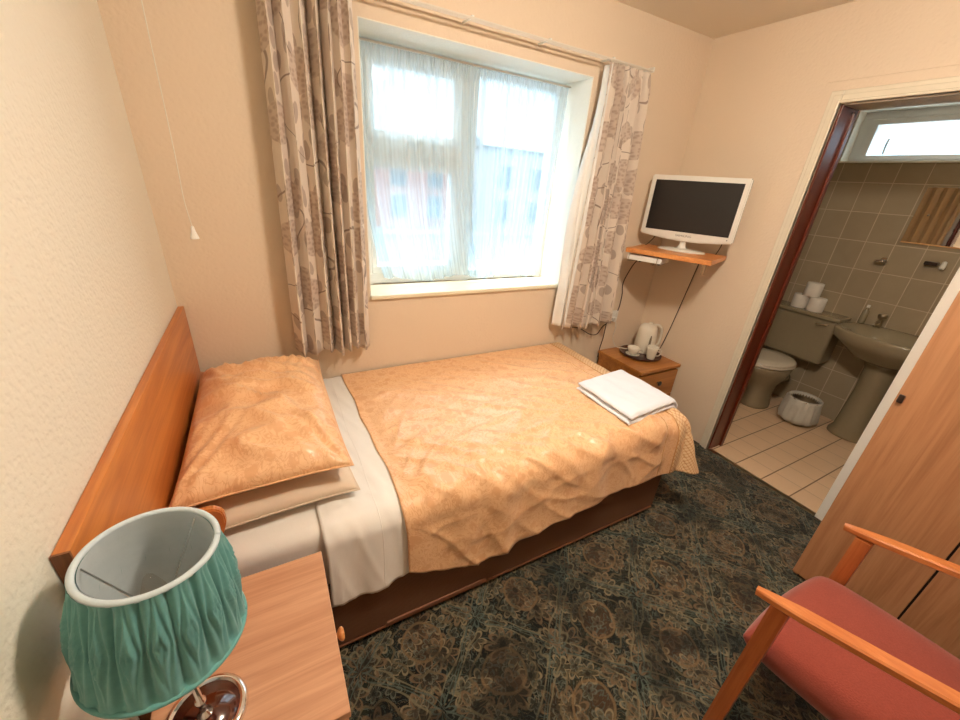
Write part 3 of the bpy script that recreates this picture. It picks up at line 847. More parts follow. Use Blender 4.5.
def shade_mesh(ro, name, mat, pleat, par):
    bm = bmesh.new(); NS = 504; NV = 20; np_ = 18
    rings = []
    for j in range(NV + 1):
        f = j / NV; r = r2_ + (r1 - r2_) * f + .004 * math.sin(PI * f); ring = []
        for i in range(NS):
            a = 2 * PI * i / NS
            d = 0
            if pleat:
                k = (a * np_ / (2 * PI)) % 1 - .5
                # each group of pleats is drawn together at mid height (bow-tie smocking)
                wob = .5 + 1.25 * abs(f - .55)
                w = abs(k) / max(.14, wob * .62)
                d = .0088 * max(0, 1 - w) ** .8 * (1 - .4 * abs(f - .5))
                d += .0024 * math.cos(k / (.10 + .42 * abs(f - .55)) * 3.2) * (1 if abs(k) < .46 else .3)
                if f in (0, 1): d = .001
            p = rot @ Vector(((r + ro - d) * math.cos(a), (r + ro - d) * math.sin(a), 0)) + c2 + ax * (.172 * f)
            ring.append(bm.verts.new(p))
        rings.append(ring)
    for a, b in zip(rings, rings[1:]):
        for i in range(NS): bm.faces.new((a[i], a[(i + 1) % NS], b[(i + 1) % NS], b[i]))
    return link(name, bm, mat, par, True)
sh = shade_mesh(.004, 'lamp_shade', M['shade'], True, t)
li = shade_mesh(-.007, 'shade_lining', M['shadein'], False, sh); li['label'] = 'pale blue-white inside lining of the shade'
for r, c, m in ((r1 - .0015, c1, 'shadein'), (r2_ + .001, c2, 'shade')):
    pts = [c + rot @ Vector((r * math.cos(2 * PI * k / 72), r * math.sin(2 * PI * k / 72), 0)) for k in range(73)]
    link('rim', tube(bmesh.new(), pts, .0042, 8, sm=False), M[m], sh, True)
fit = Vector((lx, ly, .862))
for k in range(3):
    a = 2 * PI * k / 3 + .95; p = c1 - ax * .008 + rot @ Vector(((r1 - .002) * math.cos(a), (r1 - .002) * math.sin(a), 0))
    link('spoke', tube(bmesh.new(), [p, fit + (p - fit) * .18], .0016, 6, sm=False), M['chrome'], sh)
link('fitter_ring', lathe(bmesh.new(), [(.014, .858), (.018, .858), (.018, .866), (.014, .866)], 24, (lx, ly, 0)), M['white'], sh, True)

# ------------------------------------------------------------------ far bedside cabinet, tray, tea things
cabinet('bedside_cabinet', 'golden pine bedside cabinet in the far corner under the television shelf', 2.335, 2.722, -.40, -.012, .46, 'y', M['pine'], M['pine'], M['darkknob'], 2, .355)
tx, ty, tz = 2.572, -.175, .46
tag(link('serving_tray', lathe(bmesh.new(), [(0, tz), (.125, tz), (.138, tz + .010), (.142, tz + .016), (.139, tz + .017), (.132, tz + .010), (.122, tz + .005), (0, tz + .005)], 48, (tx, ty, 0)), M['tray'], None, True), 'round dark brown tray on the golden pine cabinet', 'tray')
z = tz + .005
def kettle():
    kx, ky = 2.640, -.142
    t = thing('electric_kettle', 'cream plastic jug kettle standing on the round brown tray', 'kettle', (kx, ky, z))
    link('base_plate', lathe(bmesh.new(), [(0, z), (.062, z), (.064, z + .004), (.062, z + .014), (0, z + .015)], 32, (kx, ky, 0)), M['kettle'], t, True)
    body = [(0, z + .016), (.066, z + .016), (.070, z + .022), (.069, z + .06), (.066, z + .12), (.061, z + .168), (.056, z + .186), (.044, z + .200), (.022, z + .208), (0, z + .209)]
    bm = lathe(bmesh.new(), body, 40, (kx, ky, 0), mod=lambda r, zz, a: r * (1 + .18 * max(0, math.cos(a - PI * .93)) ** 8 * min(1.6, max(0, (zz - z - .11) / .07))))
    link('body', bm, M['kettle'], t, True)
    th = -PI * .22; dx, dy = math.cos(th), math.sin(th)
    hp = [(r_ * dx + kx, r_ * dy + ky, z + h_) for r_, h_ in ((.030, .202), (.062, .204), (.086, .178), (.092, .125), (.088, .070), (.062, .045))]
    link('handle', tube(bmesh.new(), hp, .0085, 10), M['kettle'], t, True)
    gx, gy = kx - .045, ky - .040
    bm = bmesh.new(); lathe(bm, [(0, z + .05), (.006, z + .052), (.008, z + .07), (.007, z + .11), (.003, z + .14), (0, z + .142)], 14, (kx - .030, ky - .060, 0)); link('water_gauge', bm, M['gauge'], t, True)
    link('lid_button', lathe(bmesh.new(), [(0, z + .190), (.012, z + .190), (.012, z + .215), (0, z + .217)], 16, (kx + .01, ky, 0)), M['kettle'], t, True)
kettle()
def mug(x, y, label):
    t = thing('mug', label, 'mug', (x, y, z))
    link('body', lathe(bmesh.new(), [(0, z), (.026, z), (.028, z + .004), (.036, z + .070), (.038, z + .088), (.0355, z + .088), (.033, z + .07), (.025, z + .008), (0, z + .006)], 32, (x, y, 0)), M['china'], t, True)
    a = -.6; hp = [(x + r_ * math.cos(a), y + r_ * math.sin(a), z + h_) for r_, h_ in ((.034, .072), (.056, .070), (.060, .045), (.050, .026), (.030, .022))]
    link('handle', tube(bmesh.new(), hp, .0042, 8), M['china'], t, True)
mug(2.580, -.258, 'tall cream mug at the front of the round brown tray')
def teacup(x, y):
    t = thing('teacup', 'wide cream cup on a saucer, left of the tall mug', 'cup', (x, y, z))
    link('bowl', lathe(bmesh.new(), [(0, z + .008), (.022, z + .008), (.024, z + .012), (.038, z + .035), (.043, z + .056), (.0405, z + .056), (.035, z + .035), (.02, z + .015), (0, z + .013)], 32, (x, y, 0)), M['china'], t, True)
    hp = [(x + r_ * .5, y - r_ * .86, z + h_) for r_, h_ in ((.040, .050), (.056, .047), (.055, .030), (.036, .026))]
    link('handle', tube(bmesh.new(), hp, .0034, 8), M['china'], t, True)
    tag(link('saucer', lathe(bmesh.new(), [(0, z + .0005), (.03, z + .0005), (.048, z + .008), (.047, z + .010), (.028, z + .005), (0, z + .005)], 32, (x, y, 0)), M['china'], None, True), 'cream saucer under the wide cup on the brown tray', 'saucer')
teacup(2.507, -.165)

# ------------------------------------------------------------------ TV shelf and TV
A = math.radians(70); u = Vector((math.cos(A), -math.sin(A), 0)); nn = Vector((math.sin(A), math.cos(A), 0))   # along front, into the corner
FL = Vector((2.227, -.150, 0)); SZ = 1.198
Mx = Matrix((( u.x, nn.x, 0, FL.x), (u.y, nn.y, 0, FL.y), (0, 0, 1, 0), (0, 0, 0, 1)))
t = thing('wall_shelf', 'small orange wooden shelf across the corner under the television', 'shelf', (2.5, -.3, SZ - .025))
link('board', B(0, .468, 0, .345, SZ - .026, SZ, bev=.003, mat=Mx), M['shelf'], t)
for a in (.08, .38):
    bm = B(a - .008, a + .008, .02, .30, SZ - .034, SZ - .0265, mat=Mx); box(bm, a - .008, a + .008, .28, .30, SZ - .12, SZ - .034, mat=Mx)
    link('bracket', bm, M['brass'], t)
t = thing('receiver_box', 'slim cream box hung under the left of the television shelf', 'set-top box', (2.33, -.25, SZ - .07))
link('case', B(.012, .215, .012, .15, SZ - .066, SZ - .036, bev=.004, mat=Mx), M['white'], t)
for a in (.03, .195): link('hanger', tube(bmesh.new(), [Mx @ Vector((a, .004, SZ - .020)), Mx @ Vector((a, -.004, SZ - .05)), Mx @ Vector((a, .008, SZ - .074)), Mx @ Vector((a, .16, SZ - .074)), Mx @ Vector((a, .165, SZ - .028))], .002, 6), M['brass'], t)
for a in (.09, .20): link('foot', B(a - .006, a + .006, .02, .032, SZ - .072, SZ - .066, bev=.001, mat=Mx), M['dark'], t)
def tv():
    # local frame: a along the screen, b depth, z
    p0 = Vector((2.5, -.28, 0)); tilt = 0
    Tm = Matrix(((u.x, nn.x, 0, p0.x), (u.y, nn.y, 0, p0.y), (0, 0, 1, 0), (0, 0, 0, 1)))
    t = thing('television', 'white flat television with black screen on the corner shelf', 'television', (2.56, -.26, SZ))
    x0, x1, z0, z1 = -.233, .280, 1.275, 1.603
    def outline(dz=0):
        n = 12; bot = [(x0 + (x1 - x0) * k / n, z0 - .022 * math.sin(PI * k / n) ** .9) for k in range(n + 1)]
        return bot + [(x1, z1), (x0, z1)]
    bm = prism(bmesh.new(), outline(), 0, .032, bev=.006, axis='y')
    for v in bm.verts: v.co = Tm @ v.co
    case = link('casing', bm, M['tvwhite'], t)
    bm = B(x0 + .05, x1 - .05, .03, .062, z0 + .04, z1 - .05, bev=.015, mat=Tm); link('rear_housing', bm, M['tvwhite'], case)
    link('screen', B(x0 + .027, x1 - .027, -.0022, .004, z0 + .030, z1 - .026, bev=.001, mat=Tm), M['screen'], t)
    bm = lathe(bmesh.new(), [(.034, 1.213), (.022, 1.222), (.018, 1.24), (.022, 1.275)], 24, Tm @ Vector((.022, .03, 0))); link('neck', bm, M['tvwhite'], t, True)
    bm = bmesh.new(); lathe(bm, [(0, SZ), (.135, SZ), (.137, SZ + .004), (.12, SZ + .010), (.03, SZ + .016), (0, SZ + .017)], 40, (0, 0, 0))
    for v in bm.verts: v.co = Tm @ (Vector((v.co.x, v.co.y * .56 + .03, v.co.z)) + Vector((.022, 0, 0)))
    link('foot_stand', bm, M['tvwhite'], t, True)
    link('power_button', lathe(bmesh.new(), [(0, 0), (.0035, 0), (.0035, .002), (0, .0025)], 12, Tm @ Vector((x1 - .03, -.001, z0 + .016)), Matrix(((u.x, nn.x, 0), (u.y, nn.y, 0), (0, 0, 1))) @ Matrix.Rotation(PI / 2, 3, 'X')), M['logo'], t)
    cu = bpy.data.curves.new('txt', 'FONT'); cu.body = 'SAMSUNG'; cu.size = .017; cu.extrude = .0004; cu.align_x = 'CENTER'
    to = bpy.data.objects.new('txt', cu); C.objects.link(to); bpy.context.view_layer.update()
    me = bpy.data.meshes.new_from_object(to.evaluated_get(bpy.context.evaluated_depsgraph_get())); C.objects.unlink(to); bpy.data.objects.remove(to)
    R3 = Matrix.Rotation(PI / 2, 4, 'X'); me.transform(Matrix.Scale(1.15, 4, (1, 0, 0))); me.transform(R3); me.transform(Matrix.Translation((.022, -.0006, z0 + .004))); me.transform(Tm); me.transform(world(t).inverted())
    lo = bpy.data.objects.new('brand_lettering', me); C.objects.link(lo); lo.parent = t; me.materials.append(M['logo'])
tv()

# cables, sockets
def cable(name, label, pts, r, m): return tag(link(name, tube(bmesh.new(), pts, r, 8), m, None, True), label, 'cable')
t = thing('wall_socket', 'cream double wall socket low on the window wall right of the curtain', 'socket', (2.415, 0, .71))
link('plate', B(2.385, 2.455, -.009, 0, .675, .745, bev=.003), M['white'], t)
for sx in (2.40, 2.44): link('switch', B(sx - .005, sx + .005, -.013, -.009, .715, .73, bev=.001), M['white'], t)
link('plug', B(2.395, 2.42, -.04, -.0095, .672, .705, bev=.006), M['white'], t)
cable('power_cable', 'dark cable running from the left of the shelf down to the socket', [Mx @ Vector((.10, .18, 1.158)), (2.46, -.06, 1.10), (2.449, -.015, 1.0), (2.435, -.008, .93), (2.45, -.008, .86), (2.449, -.010, .78), (2.437, -.014, .745)], .003, M['dark_cable'])
cable('power_cable', 'dark cable running down the right wall from the shelf behind the kettle', [(2.715, -.330, 1.165), (2.722, -.311, 1.12), (2.722, -.28, .9), (2.722, -.245, .66), (2.718, -.215, .50), (2.71, -.19, .464)], .003, M['dark_cable'])
cable('power_cable', 'dark cable looping below the right curtain towards the socket', [(2.04, -.012, .664), (2.10, -.03, .655), (2.20, -.03, .603), (2.265, -.03, .597), (2.305, -.03, .645), (2.36, -.03, .68), (2.394, -.02, .692)], .003, M['dark_cable'])
cable('power_cable', 'short dark cable hanging down behind the pine cabinet', [(2.33, -.035, .67), (2.335, -.03, .62), (2.345, -.02, .55), (2.35, -.006, .47), (2.35, -.005, .40)], .003, M['dark_cable'])
cable('power_cable', 'white kettle flex curving from the socket to the tray', [(2.41, -.04, .685), (2.412, -.05, .63), (2.42, -.04, .55), (2.455, -.055, .49), (2.50, -.075, .479), (2.556, -.112, .4745)], .0028, M['white_cable'])
cable('television_cable', 'thin dark cable from the back of the television to the shelf, left end', [(2.53, -.125, 1.30), (2.50, -.11, 1.25), (2.475, -.10, 1.215), (2.46, -.09, 1.2015)], .0025, M['dark_cable'])
cable('television_cable', 'thin dark cable from the back of the television to the shelf, right end', [(2.655, -.46, 1.29), (2.655, -.45, 1.24), (2.65, -.44, 1.2015)], .0025, M['dark_cable'])

# ------------------------------------------------------------------ wardrobe
wx, wy0, wy1, wh = 2.205, -1.49, -2.44, 1.95
t = thing('wardrobe', 'tall teak laminate wardrobe with plain doors behind the red chair', 'wardrobe', (2.46, -1.96, 0))
bm = bmesh.new()
for a in ((wx + .019, W - .002, wy0 - .018, wy0, 0, wh), (wx + .019, W - .002, wy1, wy1 + .018, 0, wh), (wx + .019, W - .002, wy1, wy0, wh - .018, wh), (wx + .03, W - .002, wy1, wy0, .0, .06), (W - .01, W - .002, wy1, wy0, 0, wh)): box(bm, *a, bev=.0015)
link('carcass', bm, M['ward'], t)
seams = [wy0, -1.802, -2.12, wy1]
for k in range(3):
    d = link('door', B(wx, wx + .018, seams[k + 1] + .003, seams[k] - (.003 if k else 0), .02, wh - .003, bev=.0015), M['ward'], t)
    if k == 0: link('catch', B(wx - .010, wx, wy0 - .022, wy0 - .006, .895, .925, bev=.003), M['darkknob'], d)
    else: link('handle', lathe(bmesh.new(), [(.006, 0), (.006, .012), (.014, .018), (.012, .026), (0, .027)], 20, (wx, seams[k + 1] + .04, 1.1), Matrix.Rotation(-PI / 2, 3, 'Y')), M['brass'], d, True)
link('door_gap', B(wx + .012, wx + .0185, -1.806, -1.796, .03, wh - .01), M['dark'], t)

# ------------------------------------------------------------------ armchair
def chair():
    th = math.radians(12); fw = Vector((-math.sin(th), math.cos(th), 0)); sd = Vector((1, 0, 0)); O = Vector((1.562, -1.6115, 0))   # between the arm tips
    t = thing('armchair', 'terracotta upholstered armchair with orange wooden arms in front of the wardrobe', 'armchair', (O.x, O.y - .25, 0))
    def P(a, b, z_): return O + sd * a - fw * b + Vector((0, 0, z_))       # a right, b back
    def bar(name, p, q, w, h, mat, side=None, bev=.006, ends=(1, 1), par=None, nseg=1, bow=0):
        bm = bmesh.new(); d = (q - p).normalized(); s = (side or sd); s = (s - d * s.dot(d)).normalized(); up_ = s.cross(d)
        rings = []
        n = 12
        for i in range(n + 1):
            f = i / n; c = p + (q - p) * f + up_ * bow * math.sin(PI * f)
            k = ends[0] + (1 - ends[0]) * min(1, f * 7) if f < .5 else ends[1] + (1 - ends[1]) * min(1, (1 - f) * 7)
            ww = w / 2 * k
            hh = h / 2 * (.75 + .25 * k)
            r = []
            for sx, sy in ((-1, -.6), (-.8, -1), (.8, -1), (1, -.6), (1, .6), (.8, 1), (-.8, 1), (-1, .6)):
                r.append(bm.verts.new(c + s * ww * sx + up_ * hh * sy))
            rings.append(r)
        for a_, b_ in zip(rings, rings[1:]):
            for i in range(8): bm.faces.new((a_[i], a_[(i + 1) % 8], b_[(i + 1) % 8], b_[i]))
        bm.faces.new(rings[0][::-1]); bm.faces.new(rings[-1])
        return link(name, bm, mat, par or t, False)
    za, slope = .60, .155
    for a in (-.245, .245):
        bar('armrest', P(a, -.0, za - .008), P(a, .56, za - .008 + slope * .56), .040, .022, M['chairwood'], ends=(.45, 1))
        bar('leg', P(a + (.006 if a < 0 else -.006), .055, 0), P(a + (.006 if a < 0 else -.006), .055, za + slope * .055 - .024), .026, .038, M['chairleg'])
        bar('leg', P(a, .62, 0), P(a, .50, za - .02 + slope * .49), .028, .042, M['chairleg'])
    bar('rear_rail', P(-.232, .54, .28), P(.232, .54, .28), .020, .03, M['chairleg'], side=fw)
    # seat cushion: rounded, slightly domed, narrower at the back
    bm = bmesh.new(); N = 26
    def sp(i, j, k):
        u_, v_ = 2 * i / N - 1, 2 * j / N - 1
        a_ = u_ * math.sqrt(1 - .5 * v_ * v_ * .22); b_ = v_ * math.sqrt(1 - .5 * u_ * u_ * .22)
        # squircle rounding of the front corners
        hw = .228 - .012 * (v_ + 1) / 2
        e = max(0, 1 - abs(u_) ** 9) ** .5 * max(0, 1 - abs(v_) ** 9) ** .5
        top = .438 + .022 * (1 - u_ * u_) * (1 - v_ ** 2 * .7)
        zc = .385
        z_ = zc + ((top - zc) if k > 0 else -.065) * e - .10 * (v_ + 1) / 2 * .35
        return P(a_ * hw + .008, .262 + b_ * .272, z_)
    gs = {}
    for k in (1, -1):
        g = [[bm.verts.new(sp(i, j, k)) for j in range(N + 1)] for i in range(N + 1)]; gs[k] = g
        for i in range(N):
            for j in range(N): bm.faces.new((g[i][j], g[i + 1][j], g[i + 1][j + 1], g[i][j + 1]))
    bmesh.ops.remove_doubles(bm, verts=bm.verts, dist=.0005)
    s = link('seat', bm, M['red'], t, True); md = s.modifiers.new('sub', 'SUBSURF'); md.levels = 1; md.render_levels = 2
    # backrest (beyond the frame)
    bm = bmesh.new()
    def bp(i, j, k):
        u_, v_ = 2 * i / N - 1, 2 * j / N - 1
        e = max(0, 1 - abs(u_) ** 9) ** .5 * max(0, 1 - abs(v_) ** 9) ** .5
        return P(u_ * .215, .535 + .10 * (v_ + 1) / 2 + .022 * e * k, .40 + .21 * (v_ + 1))
    for k in (1, -1):
        g = [[bm.verts.new(bp(i, j, k)) for j in range(N + 1)] for i in range(N + 1)]
        for i in range(N):
            for j in range(N): bm.faces.new((g[i][j], g[i + 1][j], g[i + 1][j + 1], g[i][j + 1]))
    bmesh.ops.remove_doubles(bm, verts=bm.verts, dist=.0005)
    link('backrest', bm, M['red'], t, True)
chair()

# ------------------------------------------------------------------ bathroom fittings
def toilet():
    yc = -.50
    t = thing('toilet', 'olive grey close-coupled toilet with pale lid in the bathroom', 'toilet', (3.7, yc, 0))
    link('cistern', B(3.865, BX - .004, yc - .235, yc + .225, .42, .755, bev=.02, seg=3), M['suite'], t)
    link('cistern_lid', B(3.852, BX - .002, yc - .245, yc + .235, .757, .785, bev=.008), M['suite'], t)
    link('flush_lever', tube(bmesh.new(), [(3.862, yc - .19, .725), (3.850, yc - .19, .725), (3.846, yc - .155, .722), (3.846, yc - .12, .716)], .006), M['chrome'], t, True)
    def oval(name, prof, mat, par=t, cx=3.62):
        bm = bmesh.new(); rings = []
        for rx, ry, z_, ox in prof:
            rings.append([bm.verts.new((cx + ox + rx * math.cos(a) * (1 if math.cos(a) < 0 else .9), yc + ry * math.sin(a), z_)) for a in [2 * PI * k / 40 for k in range(40)]])
        for a, b in zip(rings, rings[1:]):
            for i in range(40): bm.faces.new((a[i], a[(i + 1) % 40], b[(i + 1) % 40], b[i]))
        bm.faces.new(rings[0][::-1]); bm.faces.new(rings[-1]); return link(name, bm, mat, par, True)
    oval('bowl', [(.13, .10, 0, .10), (.13, .10, .02, .10), (.11, .085, .12, .10), (.13, .11, .22, .07), (.20, .165, .33, .02), (.225, .18, .39, .0), (.22, .178, .40, .0)], M['suite'])
    oval('seat', [(.225, .185, .401, 0), (.23, .188, .408, 0), (.225, .184, .418, 0)], M['seatlid'])
    oval('lid', [(.222, .182, .419, 0), (.227, .186, .427, 0), (.215, .175, .437, 0), (.12, .10, .441, 0)], M['seatlid'])
    link('waste_pipe', tube(bmesh.new(), [(3.80, yc, .2), (3.92, yc, .19), (4.04, yc, .19)], .05, 14), M['suite'], t, True)
toilet()
def roll(x, y, z_, label):
    t = thing('toilet_roll', label, 'toilet roll', (x, y, z_), 'spare toilet rolls on the cistern')
    link('paper', lathe(bmesh.new(), [(.021, z_ + .001), (.050, z_), (.052, z_ + .003), (.052, z_ + .095), (.050, z_ + .098), (.021, z_ + .097)], 32, (x, y, 0)), M['paper'], t, True)
    bm = bmesh.new(); lathe(bm, [(.0205, z_ + .002), (.0205, z_ + .096)], 20, (x, y, 0)); link('card_core', bm, M['darkknob'], t)
roll(3.945, -.435, .785, 'white toilet roll on the cistern, lower left of the three')
roll(3.935, -.545, .785, 'white toilet roll on the cistern, lower right of the three')
roll(3.94, -.488, .884, 'white toilet roll resting on top of the other two')
def basin():
    yc, zt = -1.05, .775
    t = thing('pedestal_basin', 'olive grey pedestal washbasin below the mirror', 'washbasin', (3.85, yc, 0))
    bm = bmesh.new(); N = 48
    def ring(sx, sy, z_, ox=0):
        r = []
        for k in range(N):
            a = 2 * PI * k / N; ca, sa = math.cos(a), math.sin(a)
            ca2 = math.copysign(abs(ca) ** .7, ca); sa2 = math.copysign(abs(sa) ** .8, sa)
            r.append(bm.verts.new((3.82 + ox + sx * ca2, yc + sy * sa2, z_)))
        return r
    rg = [ring(.10, .10, zt - .20, .06), ring(.15, .16, zt - .17, .04), ring(.20, .25, zt - .09, .01), ring(.222, .285, zt - .055), ring(.226, .292, zt - .01), ring(.222, .288, zt), ring(.20, .265, zt), ring(.15, .20, zt - .012, -.02), ring(.13, .17, zt - .06, -.02), ring(.07, .09, zt - .12, -.02)]
    for a, b in zip(rg, rg[1:]):
        for i in range(N): bm.faces.new((a[i], a[(i + 1) % N], b[(i + 1) % N], b[i]))
    bm.faces.new(rg[0][::-1]); bm.faces.new(rg[-1])
    link('bowl', bm, M['suite'], t, True)
    bm = bmesh.new(); rings = []
    for z_, w_, d_ in ((0, .115, .10), (.02, .115, .10), (.06, .095, .085), (.35, .082, .075), (.52, .09, .085), (.60, .12, .10)):
        rings.append([bm.verts.new((3.90 + d_ * math.cos(a), yc - .01 + w_ * math.sin(a), z_)) for a in [2 * PI * k / 32 for k in range(32)]])
    for a, b in zip(rings, rings[1:]):
        for i in range(32): bm.faces.new((a[i], a[(i + 1) % 32], b[(i + 1) % 32], b[i]))
    bm.faces.new(rings[0][::-1]); bm.faces.new(rings[-1]); link('pedestal', bm, M['suite'], t, True)
    for y in (yc + .14, yc - .14):
        tp = link('tap', lathe(bmesh.new(), [(.018, zt), (.016, zt + .02), (.012, zt + .04), (.012, zt + .06), (.024, zt + .066), (.026, zt + .085), (.018, zt + .094), (0, zt + .095)], 16, (3.985, y, 0)), M['brass'], t, True)
        link('spout', tube(bmesh.new(), [(3.98, y, zt + .035), (3.95, y, zt + .045), (3.91, y, zt + .04), (3.90, y, zt + .025)], .008), M['brass'], tp, True)
    link('plug_hole', lathe(bmesh.new(), [(0, zt - .118), (.016, zt - .118), (.018, zt - .115), (0, zt - .114)], 16, (3.80, yc, 0)), M['dark'], t)
basin()
def bin_():
    x, y = 3.72, -.80
    t = thing('waste_bin', 'small round bin lined with a white bag beside the basin pedestal', 'bin', (x, y, 0))
    link('bucket', lathe(bmesh.new(), [(0, .003), (.075, .003), (.095, .20), (.092, .20), (.073, .008), (0, .008)], 32, (x, y, 0)), M['brass'], t, True)
    link('ring', tube(bmesh.new(), [(x + .098 * math.cos(a), y + .098 * math.sin(a), .205) for a in [2 * PI * k / 32 for k in range(33)]], .004, 6, sm=False), M['chrome'], t, True)
    link('bin_bag', lathe(bmesh.new(), [(.082, .020), (.112, .03), (.120, .06), (.112, .14), (.105, .205), (.100, .214), (.092, .205), (.086, .13), (.07, .04), (0, .03)], 64, (x, y, 0), mod=lambda r, zz, a: r * (1 + .05 * math.sin(9 * a + zz * 20) + .03 * math.sin(17 * a)) if r > .1 else r), M['bag'], t, True)
bin_()
t = thing('wall_mirror', 'frameless mirror on the bathroom tiles above the basin', 'mirror', (BX - .008, -1.05, 1.33))
link('mirror_glass', B(BX - .010, BX - .004, -1.42, -.795, 1.332, 1.66, bev=.0015), M['mirror'], t)
link('bottom_edge', B(BX - .014, BX - .003, -1.42, -.795, 1.326, 1.333), M['tan'], t)
for y in (-.86, -1.35): link('screw', lathe(bmesh.new(), [(0, 0), (.007, 0), (.005, .003), (0, .004)], 12, (BX - .010, y, 1.50), Matrix.Rotation(-PI / 2, 3, 'Y')), M['brass'], t)
t = thing('folding_door', 'tan concertina folding door drawn back, reflected in the bathroom mirror', 'folding door', (W + PT + .05, -.35, 0))
bm = bmesh.new(); n = 22; ya, yb = -.70, -.02
fr_, bk = [], []
for i in range(n + 1):
    y = ya + (yb - ya) * i / n; x = W + PT + .016 + (.030 if i % 2 else .004)
    for L_, xx in ((fr_, x + .004), (bk, x)): L_.append((bm.verts.new((xx, y, .02)), bm.verts.new((xx, y, 1.95))))
for L_ in (fr_, bk):
    for a, b in zip(L_, L_[1:]): bm.faces.new((a[0], b[0], b[1], a[1]))
link('pleated_panel', bm, M['tan'], t)
link('lead_post', B(W + PT + .014, W + PT + .05, ya - .022, ya - .002, .02, 1.95, bev=.003), M['tan'], t)
link('head_track', B(W + PT + .012, W + PT + .052, ya - .03, -.005, 1.955, 1.975), M['rail'], t)
t = thing('soap_holder', 'small chrome soap holder on the tiles above the basin', 'soap holder', (BX, -.75, 1.2))
link('holder', B(BX - .008, BX - .001, -.775, -.745, 1.19, 1.22, bev=.003), M['chrome'], t); link('dish', lathe(bmesh.new(), [(0, 1.188), (.03, 1.190), (.036, 1.2), (.034, 1.2), (.028, 1.193), (0, 1.192)], 24, (BX - .043, -.76, 0)), M['chrome'], t, True)
t = thing('toothbrush_holder', 'small bracket with a white cap on the tiles beside the door edge', 'toothbrush holder', (BX, -1.03, 1.22))
link('bracket', B(BX - .05, BX - .001, -1.02, -.96, 1.215, 1.235, bev=.004), M['darkknob'], t); link('cap', lathe(bmesh.new(), [(.012, 1.20), (.014, 1.215), (.010, 1.245), (0, 1.25)], 16, (BX - .035, -1.045, 0)), M['white'], t, True)
t = thing('soap_bottle', 'slim pale bottle standing on the back of the basin', 'bottle', (3.985, -.83, .775))
link('body', lathe(bmesh.new(), [(0, .7755), (.018, .7755), (.019, .78), (.018, .86), (.008, .875), (.008, .885)], 20, (3.99, -.815, 0)), M['suite'], t, True)
link('cap', lathe(bmesh.new(), [(.009, .885), (.009, .905), (0, .906)], 16, (3.99, -.815, 0)), M['white'], t, True)

# ------------------------------------------------------------------ added fill lights under the ceilings (out of frame)
t = thing('added_fill_light', 'added round opal fill light under the bedroom ceiling, out of view', 'added fill light', (1.3, -1.45, H))  # unseen lamp, added to even out the bedroom beyond what daylight gives
link('fitting', lathe(bmesh.new(), [(.10, H - .03), (.12, H - .02), (.12, H)], 32, (1.3, -1.45, 0)), M['white'], t, True)
g = G('fill_light_glow'); M['opal'] = g.pbr((.9, .85, .75), .3, emis=(1, .87, .72), es=185)
link('fill_globe', lathe(bmesh.new(), [(0, H - .14), (.06, H - .132), (.10, H - .10), (.115, H - .06), (.10, H - .031)], 32, (1.3, -1.45, 0)), M['opal'], t, True)

t = thing('added_fill_light', 'added small round fill light under the bathroom ceiling, out of view', 'added fill light', (3.25, -1.55, H))  # invented lamp, lifts the dim bathroom
g = G('fill_light_glow_bathroom'); mo = g.pbr((.9, .85, .75), .3, emis=(1, .82, .58), es=26)
link('fitting', lathe(bmesh.new(), [(.07, H - .02), (.08, H)], 32, (3.25, -1.55, 0)), M['white'], t, True)
link('fill_globe', lathe(bmesh.new(), [(0, H - .10), (.05, H - .09), (.075, H - .06), (.07, H - .021)], 32, (3.25, -1.55, 0)), mo, t, True)

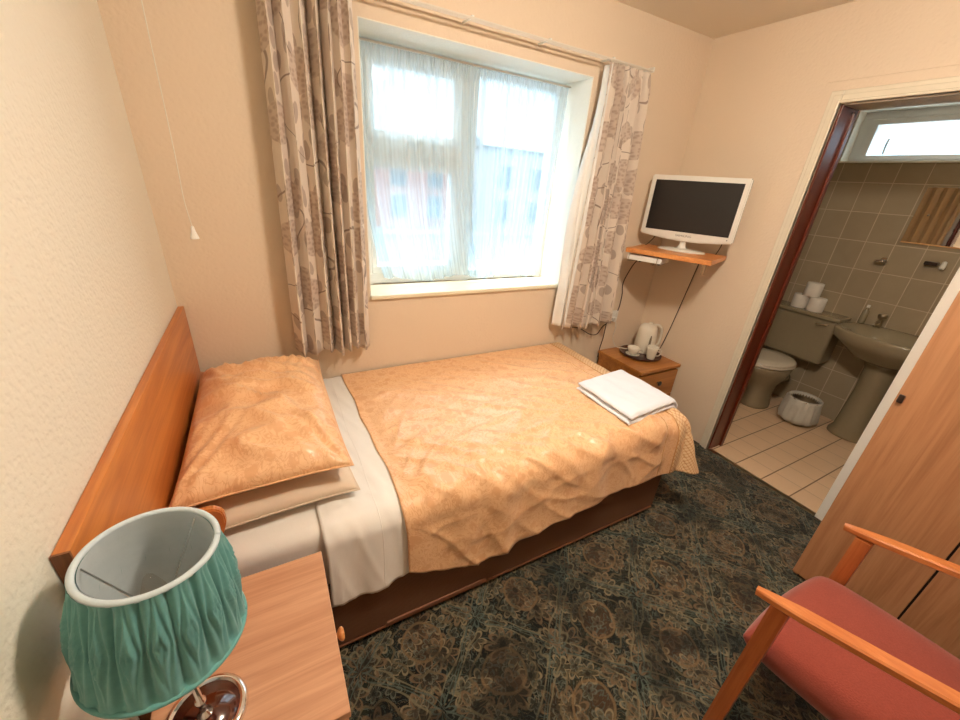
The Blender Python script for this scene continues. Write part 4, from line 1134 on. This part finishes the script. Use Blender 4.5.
# ------------------------------------------------------------------ light from outside
w = bpy.data.worlds.new('overcast_sky'); SC.world = w; w.use_nodes = True; nt = w.node_tree; nt.nodes.clear()
o = nt.nodes.new('ShaderNodeOutputWorld'); bg = nt.nodes.new('ShaderNodeBackground'); tc = nt.nodes.new('ShaderNodeTexCoord'); sp = nt.nodes.new('ShaderNodeSeparateXYZ'); rp = nt.nodes.new('ShaderNodeValToRGB')
nt.links.new(tc.outputs['Generated'], sp.inputs[0]); nt.links.new(sp.outputs[2], rp.inputs[0]); nt.links.new(rp.outputs[0], bg.inputs[0]); nt.links.new(bg.outputs[0], o.inputs[0])
rp.color_ramp.elements[0].color = (.075, .105, .125, 1); rp.color_ramp.elements[1].color = (.90, .95, 1, 1); rp.color_ramp.elements[1].position = .85
em = rp.color_ramp.elements.new(.28); em.color = (.115, .165, .195, 1)
bg.inputs[1].default_value = 15.5
def portal(name, loc, rot, sx, sy):
    l = bpy.data.lights.new(name, 'AREA'); l.shape = 'RECTANGLE'; l.size = sx; l.size_y = sy; l.cycles.is_portal = True
    o = bpy.data.objects.new(name, l); C.objects.link(o); o.location = loc; o.rotation_euler = rot
portal('window_portal', ((WA + WB) / 2, WD + .10, (WS + WT) / 2), (-PI / 2, 0, 0), WB - WA, WT - WS)
portal('bathroom_portal', (BX + .2, (bwy0 + bwy1) / 2, (BT + bwt) / 2), (0, PI / 2, 0), bwt - BT, bwy0 - bwy1)

# ------------------------------------------------------------------ camera
cam = bpy.data.cameras.new('camera'); co = bpy.data.objects.new('camera', cam); C.objects.link(co)
Rm = Matrix(((0.88098135, 0.13787918, -0.45261594), (-0.46767228, 0.39890295, -0.78877061), (0.07179479, 0.90656813, 0.41590833)))
co.matrix_world = Matrix.Translation((.3273, -1.8275, 1.4855)) @ Rm.to_4x4()
cam.sensor_width = 36; cam.lens = 387.5032 * 36 / 960; cam.clip_start = .02; cam.clip_end = 300
SC.camera = co
SC.view_settings.view_transform = 'Standard'; SC.view_settings.look = 'None'
SC.view_settings.exposure = 0.14; SC.view_settings.gamma = 1; SC.view_settings.use_curve_mapping = False
